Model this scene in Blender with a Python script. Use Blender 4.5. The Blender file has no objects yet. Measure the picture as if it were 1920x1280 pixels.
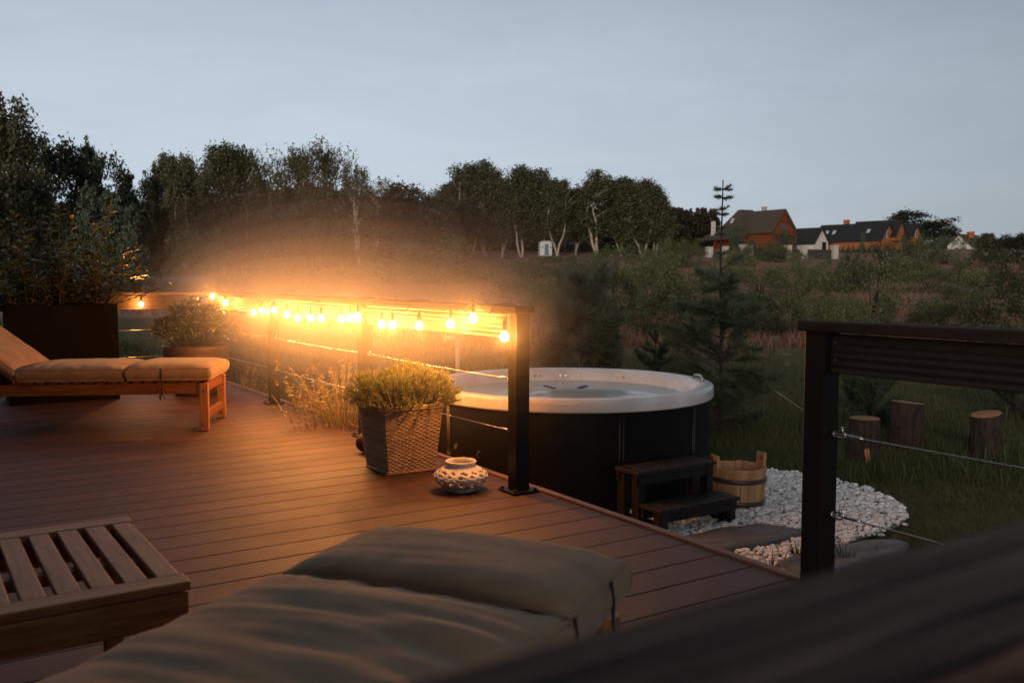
import bpy, bmesh, math, random
import numpy as np
from mathutils import Vector, Matrix, noise as mnoise
R = math.radians
random.seed(7)
rng = np.random.default_rng(11)
sc = bpy.context.scene
col = sc.collection

# ------------------------------------------------------------------ frame of reference
# world: x = along the deck boards (out over the garden), y = along the deck edge, z = 0 on the deck
F, CX, CY, HY = 1718.0, 960.0, 640.0, 521.0
CAMH = 1.15
PITCH = math.atan((CY - HY) / F)
TH = math.atan2(1100, 1720)
CT, ST = math.cos(TH), math.sin(TH)
GZ = -0.45                                    # lawn level beside the deck

def cw(X, Y, z=0.0):
    """point given as metres right of / ahead of the viewpoint -> world"""
    return Vector((X * CT + Y * ST, -X * ST + Y * CT, z))
def wc(x, y):
    return x * CT - y * ST, x * ST + y * CT
def ray(px, py):
    u, v = (px - CX) / F, (py - CY) / F
    return u, math.cos(PITCH) - v * math.sin(PITCH), -(v * math.cos(PITCH) + math.sin(PITCH))
def G(px, py, z=0.0):
    u, y, dz = ray(px, py)
    k = (z - CAMH) / dz
    return cw(u * k, y * k, z)
def D(px, py, Y):
    u, y, dz = ray(px, py)
    k = Y / y
    return cw(u * k, Y, CAMH + dz * k)
def lerp(a, b, t): return a + (b - a) * t
def interp(tab, x):
    if x <= tab[0][0]: return tab[0][1]
    for (x0, y0), (x1, y1) in zip(tab, tab[1:]):
        if x <= x1: return y0 + (y1 - y0) * (x - x0) / (x1 - x0)
    return tab[-1][1]
def sstep(a, b, x):
    t = min(1, max(0, (x - a) / (b - a))); return t * t * (3 - 2 * t)
PR = [(0,-.45),(16,-.45),(30,-.42),(50,-.15),(80,.8),(120,2.5),(160,5.1),(185,6.9),(230,7.2),(450,11)]
PL = [(0,-.45),(20,-.45),(60,-.2),(100,1.0),(150,2.2),(250,3.6),(450,7)]
def zg_c(X, Y):
    if Y < 1: return GZ
    k = sstep(-.42, -.05, X / max(Y, 1))
    d = Y
    z = lerp(interp(PL, d), interp(PR, d), k)
    w = sstep(16, 60, Y)
    return z + w * (.35 * mnoise.noise(Vector((X * .05, Y * .05, 3))) + .18 * mnoise.noise(Vector((X * .17, Y * .17, 8))))
def zg(x, y): return zg_c(*wc(x, y))
def T(px, py):
    """where the sight line through a picture point meets the terrain"""
    u, y, dz = ray(px, py)
    k = 3.0
    while k < 420:
        if CAMH + dz * k <= zg_c(u * k, y * k): break
        k += .25 if k < 60 else 1.0
    return cw(u * k, y * k, zg_c(u * k, y * k)), y * k

# ------------------------------------------------------------------ objects
def tag(o, label=None, cat=None, group=None, kind=None):
    if label: o['label'] = label
    if cat: o['category'] = cat
    if group: o['group'] = group
    if kind: o['kind'] = kind
    return o
def thing(name, label, cat, loc=(0, 0, 0), rz=0, group=None):
    o = bpy.data.objects.new(name, None); col.objects.link(o)
    o.empty_display_size = .1
    o.location = loc; o.rotation_euler = (0, 0, rz)
    return tag(o, label, cat, group)
def copy_tree(o, parent=None):
    c = o.copy(); col.objects.link(c)
    if parent is not None: c.parent = parent
    for ch in o.children: copy_tree(ch, c)
    return c

class MB:
    def __init__(s): s.v = []; s.f = []; s.sm = []
    def add(s, vs, fs, smooth=False):
        n = len(s.v); s.v += [tuple(p) for p in vs]
        for f in fs: s.f.append([i + n for i in f]); s.sm.append(smooth)
        return s
    def box(s, c, d, rz=0, m=None):
        hx, hy, hz = d[0] / 2, d[1] / 2, d[2] / 2
        M = Matrix.Rotation(rz, 3, 'Z') if m is None else m
        vs = [Vector(c) + M @ Vector((a * hx, b * hy, e * hz)) for a in (-1, 1) for b in (-1, 1) for e in (-1, 1)]
        return s.add(vs, [(0,1,3,2),(4,6,7,5),(0,4,5,1),(2,3,7,6),(0,2,6,4),(1,5,7,3)])
    def beam(s, p, q, w, h, up=(0, 0, 1)):
        p, q = Vector(p), Vector(q); d = (q - p); L = d.length; x = d.normalized()
        y = Vector(up).cross(x).normalized(); z = x.cross(y)
        M = Matrix((x, y, z)).transposed()
        return s.box((p + q) / 2, (L, w, h), m=M)
    def tube(s, pts, r, n=8, cap=True):
        pts = [Vector(p) for p in pts]; m = len(pts)
        rs = r if isinstance(r, (list, tuple)) else [r] * m
        vs = []
        up = None
        for i, p in enumerate(pts):
            d = (pts[min(i + 1, m - 1)] - pts[max(i - 1, 0)])
            if d.length < 1e-9: d = Vector((0, 0, 1))
            d.normalize()
            if up is None: up = Vector((0, 0, 1)) if abs(d.z) < .9 else Vector((1, 0, 0))
            a = d.cross(up)
            if a.length < 1e-4: a = d.cross(Vector((0, 1, 0)))
            a.normalize(); b = a.cross(d); up = b
            for k in range(n):
                t = 2 * math.pi * k / n
                vs.append(p + (a * math.cos(t) + b * math.sin(t)) * rs[i])
        fs = [(i * n + k, i * n + (k + 1) % n, (i + 1) * n + (k + 1) % n, (i + 1) * n + k) for i in range(m - 1) for k in range(n)]
        s.add(vs, fs, True)
        if cap:
            k0 = len(s.v) - m * n
            s.f.append([k0 + k for k in range(n)][::-1]); s.sm.append(False)
            s.f.append([k0 + (m - 1) * n + k for k in range(n)]); s.sm.append(False)
        return s
    def lathe(s, prof, n=48, c=(0, 0, 0), closed=False, sx=1, sy=1):
        vs = [(c[0] + r * math.cos(2 * math.pi * k / n) * sx, c[1] + r * math.sin(2 * math.pi * k / n) * sy, c[2] + z) for r, z in prof for k in range(n)]
        m = len(prof)
        fs = [(i * n + k, i * n + (k + 1) % n, (i + 1) * n + (k + 1) % n, (i + 1) * n + k) for i in range(m - 1) for k in range(n)]
        if closed: fs += [((m - 1) * n + k, (m - 1) * n + (k + 1) % n, (k + 1) % n, k) for k in range(n)]
        return s.add(vs, fs, True)
    def disc(s, r, z, n=48, c=(0, 0)):
        return s.add([(c[0] + r * math.cos(2 * math.pi * k / n), c[1] + r * math.sin(2 * math.pi * k / n), z) for k in range(n)], [tuple(range(n))])
    def prism(s, poly, z0, z1):
        n = len(poly)
        vs = [(p[0], p[1], z0) for p in poly] + [(p[0], p[1], z1) for p in poly]
        return s.add(vs, [tuple(range(n))[::-1], tuple(range(n, 2 * n))] + [(i, (i + 1) % n, n + (i + 1) % n, n + i) for i in range(n)])
    def build(s, name, m, parent=None, bevel=0, seg=2, smooth_all=False, at=None):
        me = bpy.data.meshes.new(name); me.from_pydata(s.v, [], s.f)
        me.polygons.foreach_set('use_smooth', [bool(x or smooth_all) for x in s.sm]); me.update()
        o = bpy.data.objects.new(name, me); col.objects.link(o)
        if m: me.materials.append(m)
        if parent is not None: o.parent = parent
        if at is not None: o.location = at
        if bevel:
            b = o.modifiers.new('bevel', 'BEVEL'); b.width = bevel; b.segments = seg; b.limit_method = 'ANGLE'; b.angle_limit = R(40)
        return o

def npmesh(name, V, Fq, m, parent=None, smooth=False, loc=None, rz=0):
    """V (n,3), Fq (k,3 or 4) -> mesh object"""
    V = np.asarray(V, dtype=np.float32); Fq = np.asarray(Fq, dtype=np.int32)
    me = bpy.data.meshes.new(name)
    me.vertices.add(len(V)); me.vertices.foreach_set('co', V.ravel())
    k = Fq.shape[1]
    me.loops.add(Fq.size); me.loops.foreach_set('vertex_index', Fq.ravel())
    me.polygons.add(len(Fq)); me.polygons.foreach_set('loop_start', np.arange(len(Fq), dtype=np.int32) * k)
    if smooth: me.polygons.foreach_set('use_smooth', np.ones(len(Fq), dtype=bool))
    me.update(calc_edges=True); me.validate()
    if m: me.materials.append(m)
    o = bpy.data.objects.new(name, me); col.objects.link(o)
    if parent is not None: o.parent = parent
    if loc is not None: o.location = loc
    o.rotation_euler.z = rz
    return o
def unit(a): return a / np.maximum(np.linalg.norm(a, axis=1, keepdims=True), 1e-9)
def leaf_quads(P, size, rg, droop=0.0, aspect=.55):
    """leaf-sized diamonds at points P, randomly turned"""
    n = len(P)
    d = unit(rg.normal(size=(n, 3)) + np.array([0, 0, -droop]))
    e = unit(np.cross(d, unit(rg.normal(size=(n, 3)))))
    s = (size * rg.uniform(.6, 1.35, n))[:, None] if np.isscalar(size) else (size * rg.uniform(.6, 1.35, n))[:, None]
    V = np.stack([P - d * s * .5, P + e * s * aspect * .5 - d * s * .05, P + d * s * .5, P - e * s * aspect * .5 - d * s * .05], 1).reshape(-1, 3)
    return V, np.arange(4 * n).reshape(-1, 4)
def blades(P, dirs, length, width, rg=rng):
    """thin tapered needles / grass blades: triangles from P along dirs"""
    n = len(P); d = unit(dirs)
    side = unit(np.cross(d, unit(rg.normal(size=(n, 3)))))
    L = np.broadcast_to(np.asarray(length, float), (n,))[:, None]; w = np.broadcast_to(np.asarray(width, float), (n,))[:, None]
    V = np.stack([P - side * w / 2, P + side * w / 2, P + d * L], 1).reshape(-1, 3)
    return V, np.arange(3 * n).reshape(-1, 3)
def real_leaves(P, dirs, L, W, rg, droop=.25, up=None):
    """folded, drooping leaves with a mid rib (8 vertices each); returns tri faces"""
    n = len(P); d = unit(np.asarray(dirs, float)); z = np.tile([0, 0, 1.], (n, 1)) if up is None else up
    z = z + rg.normal(size=(n, 3)) * .35
    side = unit(np.cross(d, z)); nrm = unit(np.cross(side, d))
    L = np.broadcast_to(np.asarray(L, float), (n,))[:, None]; W = np.broadcast_to(np.asarray(W, float), (n,))[:, None]
    def mid(t): return P + d * L * t - np.array([0, 0, 1.]) * L * droop * t * t
    fold = nrm * W * .14
    a, b, c, e = mid(0), mid(.36), mid(.72), mid(1.0)
    V = np.stack([a, b, c, e, b + side * W * .5 + fold, c + side * W * .38 + fold, b - side * W * .5 + fold, c - side * W * .38 + fold], 1).reshape(-1, 3)
    base = np.array([(0,4,1),(1,4,5),(1,5,2),(2,5,3),(0,1,6),(1,7,6),(1,2,7),(2,3,7)])
    Fc = (base[None] + (np.arange(n) * 8)[:, None, None]).reshape(-1, 3)
    return V, Fc
def cat(parts):
    Vs, Fs, n = [], [], 0
    for V, Fc in parts:
        Vs.append(V); Fs.append(Fc + n); n += len(V)
    return np.concatenate(Vs), np.concatenate(Fs)

# ------------------------------------------------------------------ materials
def newmat(name):
    m = bpy.data.materials.new(name); m.use_nodes = True
    nt = m.node_tree; b = nt.nodes['Principled BSDF']
    return m, nt, b
def N(nt, t, **kw):
    n = nt.nodes.new(t)
    for k, v in kw.items():
        if k in n.inputs: n.inputs[k].default_value = v
        else: setattr(n, k, v)
    return n
def c4(c): return (c[0], c[1], c[2], 1)
def pm(name, c1, c2=None, rough=.6, scale=6, stretch=(1, 1, 1), bump=0, bdist=.01, detail=4, spec=.4, metal=0, fine=0, island=0, lo=.35, hi=.65, coat=0, sheen=0):
    m, nt, b = newmat(name); L = nt.links.new
    c2 = c2 or tuple(x * .72 for x in c1)
    tc = N(nt, 'ShaderNodeTexCoord'); mp = N(nt, 'ShaderNodeMapping'); mp.inputs['Scale'].default_value = stretch
    L(tc.outputs['Object'], mp.inputs['Vector'])
    nz = N(nt, 'ShaderNodeTexNoise', Scale=scale, Detail=detail, Roughness=.6)
    L(mp.outputs['Vector'], nz.inputs['Vector'])
    rp = N(nt, 'ShaderNodeValToRGB')
    rp.color_ramp.elements[0].position = lo; rp.color_ramp.elements[0].color = c4(c2)
    rp.color_ramp.elements[1].position = hi; rp.color_ramp.elements[1].color = c4(c1)
    L(nz.outputs['Fac'], rp.inputs['Fac'])
    out = rp.outputs['Color']
    if island:
        g = N(nt, 'ShaderNodeNewGeometry'); mr = N(nt, 'ShaderNodeMapRange')
        mr.inputs['To Min'].default_value = 1 - island; mr.inputs['To Max'].default_value = 1 + island
        L(g.outputs['Random Per Island'], mr.inputs['Value'])
        hs = N(nt, 'ShaderNodeHueSaturation'); L(mr.outputs['Result'], hs.inputs['Value']); L(out, hs.inputs['Color']); out = hs.outputs['Color']
    L(out, b.inputs['Base Color'])
    b.inputs['Roughness'].default_value = rough; b.inputs['Specular IOR Level'].default_value = spec; b.inputs['Metallic'].default_value = metal
    if coat: b.inputs['Coat Weight'].default_value = coat; b.inputs['Coat Roughness'].default_value = .1
    if sheen: b.inputs['Sheen Weight'].default_value = sheen
    if bump:
        src = nz.outputs['Fac']
        if fine:
            n2 = N(nt, 'ShaderNodeTexNoise', Scale=fine, Detail=3); L(mp.outputs['Vector'], n2.inputs['Vector'])
            ad = N(nt, 'ShaderNodeMath', operation='ADD'); L(src, ad.inputs[0]); L(n2.outputs['Fac'], ad.inputs[1]); src = ad.outputs[0]
        bp = N(nt, 'ShaderNodeBump', Strength=bump, Distance=bdist); L(src, bp.inputs['Height']); L(bp.outputs['Normal'], b.inputs['Normal'])
    return m
def leafmat(name, c, var=.45, rough=.55, trans=.25, warm=None):
    """leaf faces: colour differs from leaf to leaf and clump to clump, a little light comes through"""
    m, nt, b = newmat(name); L = nt.links.new
    g = N(nt, 'ShaderNodeNewGeometry'); tc = N(nt, 'ShaderNodeTexCoord')
    rp = N(nt, 'ShaderNodeValToRGB'); e = rp.color_ramp.elements
    w = warm or (c[0] * 1.5, c[1] * 1.25, c[2] * .9)
    e[0].color = c4([x * (1 - var) for x in c]); e[1].color = c4(w)
    k = rp.color_ramp.elements.new(.6); k.color = c4(c)
    L(g.outputs['Random Per Island'], rp.inputs['Fac'])
    L(rp.outputs['Color'], b.inputs['Base Color'])
    b.inputs['Roughness'].default_value = rough; b.inputs['Specular IOR Level'].default_value = .3
    tr = N(nt, 'ShaderNodeBsdfTranslucent'); L(rp.outputs['Color'], tr.inputs['Color'])
    mx = N(nt, 'ShaderNodeMixShader'); mx.inputs['Fac'].default_value = trans
    L(b.outputs[0], mx.inputs[1]); L(tr.outputs[0], mx.inputs[2])
    L(mx.outputs[0], nt.nodes['Material Output'].inputs['Surface'])
    return m

M = {}
M['teak'] = pm('teak', (.45, .20, .07), (.27, .105, .036), spec=.25, rough=.55, scale=5, stretch=(14, 1, 14), bump=.15, bdist=.004, fine=30, island=.12)
M['teak_x'] = pm('teak_x', (.45, .20, .07), (.27, .105, .036), spec=.25, rough=.55, scale=5, stretch=(1, 14, 14), bump=.15, bdist=.004, fine=30, island=.12)
M['rail_brown'] = pm('rail_brown', (.045, .027, .021), (.022, .015, .013), spec=.12, rough=.8, scale=4, stretch=(6, 1, 6), bump=.2, bdist=.003, fine=40)
M['rail_brown_x'] = pm('rail_brown_x', (.14, .088, .070), (.018, .013, .012), rough=.8, scale=4, stretch=(.7, 15, 6), bump=.3, bdist=.004, spec=.12, detail=5, lo=.42, hi=.6)
M['post_black'] = pm('post_black', (.010, .009, .009), (.007, .007, .007), spec=.2, rough=.5, scale=9, bump=.05, bdist=.002)
M['steel'] = pm('steel', (.6, .58, .55), (.45, .43, .41), rough=.3, scale=20, metal=1)
M['dark_steel'] = pm('dark_steel', (.05, .045, .045), (.03, .03, .03), rough=.4, scale=20, metal=.6)
M['fabric'] = pm('fabric', (.32, .215, .135), (.245, .162, .10), rough=.9, scale=9, bump=.35, bdist=.003, fine=260, detail=9, spec=.15, sheen=.15)
M['tie'] = pm('tie', (.03, .026, .022), rough=.9)
M['black_panel'] = pm('black_panel', (.008, .0075, .0075), (.006, .0055, .0055), rough=.5, scale=3, stretch=(1, 1, 8), spec=.2)
M['wicker_core'] = pm('wicker_core', (.17, .105, .055), rough=.8)
M['seam'] = pm('seam', (.02, .018, .018), rough=.4)
M['step_wood'] = pm('step_wood', (.022, .017, .015), (.013, .010, .009), rough=.6, scale=5, stretch=(1, 10, 1), bump=.2, bdist=.003, island=.2)
M['step_black'] = pm('step_black', (.012, .011, .011), rough=.55)
M['planter_dark'] = pm('planter_dark', (.009, .008, .008), (.006, .006, .005), rough=.8, spec=.05, scale=4)
M['bowl'] = pm('bowl', (.095, .06, .045), (.07, .045, .034), rough=.6, scale=5, bump=.08, bdist=.003, fine=60)
M['soil'] = pm('soil', (.03, .02, .014), (.015, .01, .008), rough=.95, scale=30, bump=.6, bdist=.02)
M['ceramic'] = pm('ceramic', (.78, .72, .65), (.45, .38, .32), rough=.45, scale=16, bump=.2, bdist=.004, lo=.3, hi=.55)
M['bucket_wood'] = pm('bucket_wood', (.60, .33, .16), (.45, .23, .105), rough=.55, scale=4, stretch=(5, 5, .6), bump=.1, bdist=.003, island=.1)
M['hoop'] = pm('hoop', (.13, .10, .09), (.08, .06, .055), rough=.45, scale=12, metal=.4)
M['pebble'] = pm('pebble', (.88, .87, .86), (.77, .75, .73), rough=.55, scale=9, island=.24)
M['pebble_bed'] = pm('pebble_bed', (.42, .39, .36), (.2, .18, .16), rough=.9, scale=22, bump=.8, bdist=.02)
M['slate'] = pm('slate', (.155, .145, .135), (.07, .066, .063), rough=.6, scale=3.5, stretch=(1, 3, 6), bump=.6, bdist=.02, fine=14, detail=8)
M['bark'] = pm('bark', (.055, .034, .024), (.012, .009, .008), rough=.95, scale=9, stretch=(3, 3, .8), bump=1, bdist=.03, detail=8)
M['cut_wood'] = pm('cut_wood', (.36, .17, .075), (.25, .11, .05), rough=.8, scale=5, bump=.2, bdist=.004, fine=40)
M['bare_wood'] = pm('bare_wood', (.40, .17, .06), (.26, .10, .04), rough=.8, scale=6, stretch=(6, 6, 1))
M['trunk'] = pm('trunk', (.035, .025, .018), (.016, .012, .01), rough=.95, scale=6, stretch=(3, 3, .7), bump=.6, bdist=.05)
M['birch_bark'] = pm('birch_bark', (.40, .34, .28), (.06, .045, .035), rough=.8, scale=2.2, stretch=(.8, .8, 1.6), lo=.3, hi=.46)
M['leaf_birch'] = leafmat('leaf_birch', (0.082, 0.087, 0.044), warm=(0.146, 0.131, 0.058))
M['leaf_dark'] = leafmat('leaf_dark', (0.034, 0.040, 0.020))
M['leaf_willow'] = leafmat('leaf_willow', (0.081, 0.087, 0.039), warm=(0.139, 0.126, 0.053))
M['leaf_pine'] = leafmat('leaf_pine', (0.053, 0.078, 0.046), trans=.12)
M['leaf_palepine'] = leafmat('leaf_palepine', (0.078, 0.106, 0.066), trans=.12)
M['leaf_shrub'] = leafmat('leaf_shrub', (0.088, 0.105, 0.042), warm=(0.164, 0.160, 0.061))
M['leaf_shrubdark'] = leafmat('leaf_shrubdark', (0.036, 0.046, 0.020), warm=(0.068, 0.071, 0.029))
M['leaf_shrubpale'] = leafmat('leaf_shrubpale', (0.131, 0.144, 0.060), warm=(0.205, 0.192, 0.082))
M['laurel'] = leafmat('laurel', (0.072, 0.098, 0.031), rough=.35, trans=.2, warm=(0.156, 0.143, 0.052))
M['rhodo'] = leafmat('rhodo', (0.163, 0.194, 0.056), rough=.4, trans=.25, warm=(0.300, 0.275, 0.100))
M['mugo'] = leafmat('mugo', (0.354, 0.371, 0.120), rough=.6, trans=.3, warm=(.33, .31, .12))
M['grass_blade'] = leafmat('grass_blade', (0.081, 0.103, 0.036), trans=.3, warm=(.085, .078, .03))
M['straw'] = leafmat('straw', (0.300, 0.255, 0.112), trans=.3, warm=(0.510, 0.420, 0.210))
M['heath_blade'] = leafmat('heath_blade', (0.263, 0.133, 0.091), trans=.2, warm=(.16, .085, .058))
M['heath_head'] = leafmat('heath_head', (.22, .22, .16), trans=.2)
M['stem'] = pm('stem', (.06, .055, .025), (.04, .035, .018), rough=.7)
M['pipe'] = pm('pipe', (.62, .58, .53), (.5, .46, .42), rough=.45, scale=5)
M['black_rubber'] = pm('black_rubber', (.012, .011, .01), rough=.6)
M['rope'] = pm('rope', (.42, .40, .36), rough=.8)
M['ball'] = pm('ball', (.10, .07, .05), (.04, .028, .02), rough=.8, scale=14, bump=.5, bdist=.01)
# houses
M['added_wall_clad'] = pm('added_wall_clad', (.05, .034, .025), (.03, .02, .016), rough=.8, scale=4, stretch=(6, 1, 6))
M['thatch'] = pm('thatch', (.085, .064, .047), (.055, .042, .032), rough=.9, scale=3, stretch=(1, 1, 4), bump=.4, bdist=.05, fine=9)
M['roof_black'] = pm('roof_black', (.022, .022, .025), (.016, .016, .018), rough=.55, scale=2, stretch=(1, 1, 3))
M['log_wood'] = pm('log_wood', (.22, .052, .021), (.14, .032, .014), rough=.6, scale=2, stretch=(.4, .4, 9), bump=.4, bdist=.05)
M['brick'] = pm('brick', (.37, .125, .044), (.27, .085, .03), rough=.85, scale=5, stretch=(1, 1, 2.2), bump=.2, bdist=.02)
M['white_wall'] = pm('white_wall', (.62, .60, .57), (.54, .52, .49), rough=.85, scale=1.5)
M['pillar'] = pm('pillar', (.50, .47, .43), (.38, .35, .32), rough=.85, scale=4, bump=.3, bdist=.02)
M['house_dark'] = pm('house_dark', (.014, .013, .013), rough=.6)
M['glass'] = pm('glass', (.05, .06, .07), (.04, .05, .06), rough=.08, spec=.8)
M['cabin'] = pm('cabin', (.66, .68, .70), (.55, .57, .60), rough=.45, scale=2)
M['cabin_door'] = pm('cabin_door', (.16, .20, .24), rough=.4)
M['chimney_pale'] = pm('chimney_pale', (.45, .40, .36), rough=.9)

def deck_mat():
    m, nt, b = newmat('deck_board'); L = nt.links.new
    tc = N(nt, 'ShaderNodeTexCoord'); g = N(nt, 'ShaderNodeNewGeometry')
    mp = N(nt, 'ShaderNodeMapping'); mp.inputs['Scale'].default_value = (.55, 9, 1); L(tc.outputs['Object'], mp.inputs['Vector'])
    gr = N(nt, 'ShaderNodeTexNoise', Scale=7, Detail=6, Roughness=.65); L(mp.outputs[0], gr.inputs['Vector'])
    rp = N(nt, 'ShaderNodeValToRGB'); rp.color_ramp.elements[0].position = .3; rp.color_ramp.elements[1].position = .7
    rp.color_ramp.elements[0].color = c4((.044, .0195, .0125)); rp.color_ramp.elements[1].color = c4((.072, .032, .0205)); L(gr.outputs['Fac'], rp.inputs['Fac'])
    mr = N(nt, 'ShaderNodeMapRange'); mr.inputs['To Min'].default_value = .78; mr.inputs['To Max'].default_value = 1.22; L(g.outputs['Random Per Island'], mr.inputs['Value'])
    hs = N(nt, 'ShaderNodeHueSaturation'); L(mr.outputs[0], hs.inputs['Value']); L(rp.outputs['Color'], hs.inputs['Color'])
    # dried water stains and scuffs
    st = N(nt, 'ShaderNodeTexNoise', Scale=2.3, Detail=8, Roughness=.7); L(tc.outputs['Object'], st.inputs['Vector'])
    sr = N(nt, 'ShaderNodeValToRGB'); sr.color_ramp.elements[0].position = .58; sr.color_ramp.elements[1].position = .72; L(st.outputs['Fac'], sr.inputs['Fac'])
    mu = N(nt, 'ShaderNodeMath', operation='MULTIPLY'); mu.inputs[1].default_value = .3; L(sr.outputs['Color'], mu.inputs[0])
    mx = N(nt, 'ShaderNodeMix', data_type='RGBA'); L(mu.outputs[0], mx.inputs['Factor']); L(hs.outputs['Color'], mx.inputs['A']); mx.inputs['B'].default_value = c4((.19, .125, .095))
    L(mx.outputs['Result'], b.inputs['Base Color'])
    b.inputs['Specular IOR Level'].default_value = .35
    rr = N(nt, 'ShaderNodeMapRange'); rr.inputs['To Min'].default_value = .5; rr.inputs['To Max'].default_value = .72; L(st.outputs['Fac'], rr.inputs['Value']); L(rr.outputs[0], b.inputs['Roughness'])
    wv = N(nt, 'ShaderNodeTexWave', Scale=22.0, Distortion=.3, bands_direction='Y'); wv.inputs['Detail'].default_value = 1; L(tc.outputs['Object'], wv.inputs['Vector'])
    gf = N(nt, 'ShaderNodeTexNoise', Scale=60, Detail=3); L(mp.outputs[0], gf.inputs['Vector'])
    ad = N(nt, 'ShaderNodeMath', operation='ADD'); L(wv.outputs['Fac'], ad.inputs[0]); L(gf.outputs['Fac'], ad.inputs[1])
    bp = N(nt, 'ShaderNodeBump', Strength=.35, Distance=.0025); L(ad.outputs[0], bp.inputs['Height']); L(bp.outputs[0], b.inputs['Normal'])
    return m
M['deck'] = deck_mat()
M['edging'] = pm('edging', (.17, .088, .056), (.125, .064, .042), rough=.55, scale=5, stretch=(8, 1, 8), bump=.2, bdist=.003, fine=40)
def fascia_mat(name, axis):
    m = pm(name, (.034, .021, .016), (.025, .015, .012), rough=.6, scale=5, stretch=(8, 8, 8))
    nt = m.node_tree; b = nt.nodes['Principled BSDF']; L = nt.links.new
    tc = N(nt, 'ShaderNodeTexCoord'); wv = N(nt, 'ShaderNodeTexWave', Scale=12.0, bands_direction='Z'); L(tc.outputs['Object'], wv.inputs['Vector'])
    bp = N(nt, 'ShaderNodeBump', Strength=.9, Distance=.006); L(wv.outputs['Fac'], bp.inputs['Height']); L(bp.outputs[0], b.inputs['Normal'])
    return m
M['fascia'] = fascia_mat('fascia', 'Z')
def wicker_mat():
    m, nt, b = newmat('wicker'); L = nt.links.new
    b.inputs['Roughness'].default_value = .5
    g = N(nt, 'ShaderNodeNewGeometry'); rp = N(nt, 'ShaderNodeValToRGB')
    rp.color_ramp.elements[0].color = c4((.36, .23, .12)); rp.color_ramp.elements[1].color = c4((.50, .35, .20))
    L(g.outputs['Random Per Island'], rp.inputs['Fac']); L(rp.outputs['Color'], b.inputs['Base Color'])
    return m
M['wicker'] = wicker_mat()
def acrylic_mat():
    m, nt, b = newmat('acrylic'); L = nt.links.new
    tc = N(nt, 'ShaderNodeTexCoord'); mp = N(nt, 'ShaderNodeMapping'); mp.inputs['Scale'].default_value = (1, 1, 1.4); mp.inputs['Rotation'].default_value = (.4, .5, .6); L(tc.outputs['Object'], mp.inputs['Vector'])
    nz = N(nt, 'ShaderNodeTexNoise', Scale=2.2, Detail=6, Roughness=.6, Distortion=1.6); L(mp.outputs[0], nz.inputs['Vector'])
    rp = N(nt, 'ShaderNodeValToRGB'); rp.color_ramp.elements[0].position = .32; rp.color_ramp.elements[1].position = .62
    rp.color_ramp.elements[0].color = c4((.70, .64, .61)); rp.color_ramp.elements[1].color = c4((.86, .85, .85)); L(nz.outputs['Fac'], rp.inputs['Fac'])
    L(rp.outputs['Color'], b.inputs['Base Color']); b.inputs['Roughness'].default_value = .22; b.inputs['Specular IOR Level'].default_value = .5
    return m
M['acrylic'] = acrylic_mat()
def water_mat():
    m, nt, b = newmat('tub_water'); L = nt.links.new
    nt.nodes.remove(b)
    t = N(nt, 'ShaderNodeBsdfTransparent'); t.inputs['Color'].default_value = c4((.75, .93, .97)); df = N(nt, 'ShaderNodeBsdfDiffuse'); df.inputs['Color'].default_value = c4((.60, .80, .86)); mw = N(nt, 'ShaderNodeMixShader'); mw.inputs[0].default_value = .75; L(t.outputs[0], mw.inputs[1]); L(df.outputs[0], mw.inputs[2])
    gl = N(nt, 'ShaderNodeBsdfGlossy', Roughness=.02); fr = N(nt, 'ShaderNodeFresnel', IOR=1.2)
    tc = N(nt, 'ShaderNodeTexCoord'); nz = N(nt, 'ShaderNodeTexNoise', Scale=7, Detail=3); L(tc.outputs['Object'], nz.inputs['Vector'])
    bp = N(nt, 'ShaderNodeBump', Strength=.12, Distance=.02); L(nz.outputs['Fac'], bp.inputs['Height']); L(bp.outputs[0], gl.inputs['Normal']); L(bp.outputs[0], fr.inputs['Normal'])
    mx = N(nt, 'ShaderNodeMixShader'); L(fr.outputs[0], mx.inputs[0]); L(mw.outputs[0], mx.inputs[1]); L(gl.outputs[0], mx.inputs[2]); L(mx.outputs[0], nt.nodes['Material Output'].inputs['Surface'])
    return m
M['water'] = water_mat()
def bulb_mat():
    m, nt, b = newmat('bulb_glass'); L = nt.links.new
    nt.nodes.remove(b)
    t = N(nt, 'ShaderNodeBsdfTransparent'); e = N(nt, 'ShaderNodeEmission', Strength=25.0); e.inputs['Color'].default_value = c4((1, .90, .76))
    mx = N(nt, 'ShaderNodeMixShader'); mx.inputs[0].default_value = .6
    L(t.outputs[0], mx.inputs[1]); L(e.outputs[0], mx.inputs[2]); L(mx.outputs[0], nt.nodes['Material Output'].inputs['Surface'])
    return m
M['bulb'] = bulb_mat()
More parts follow.
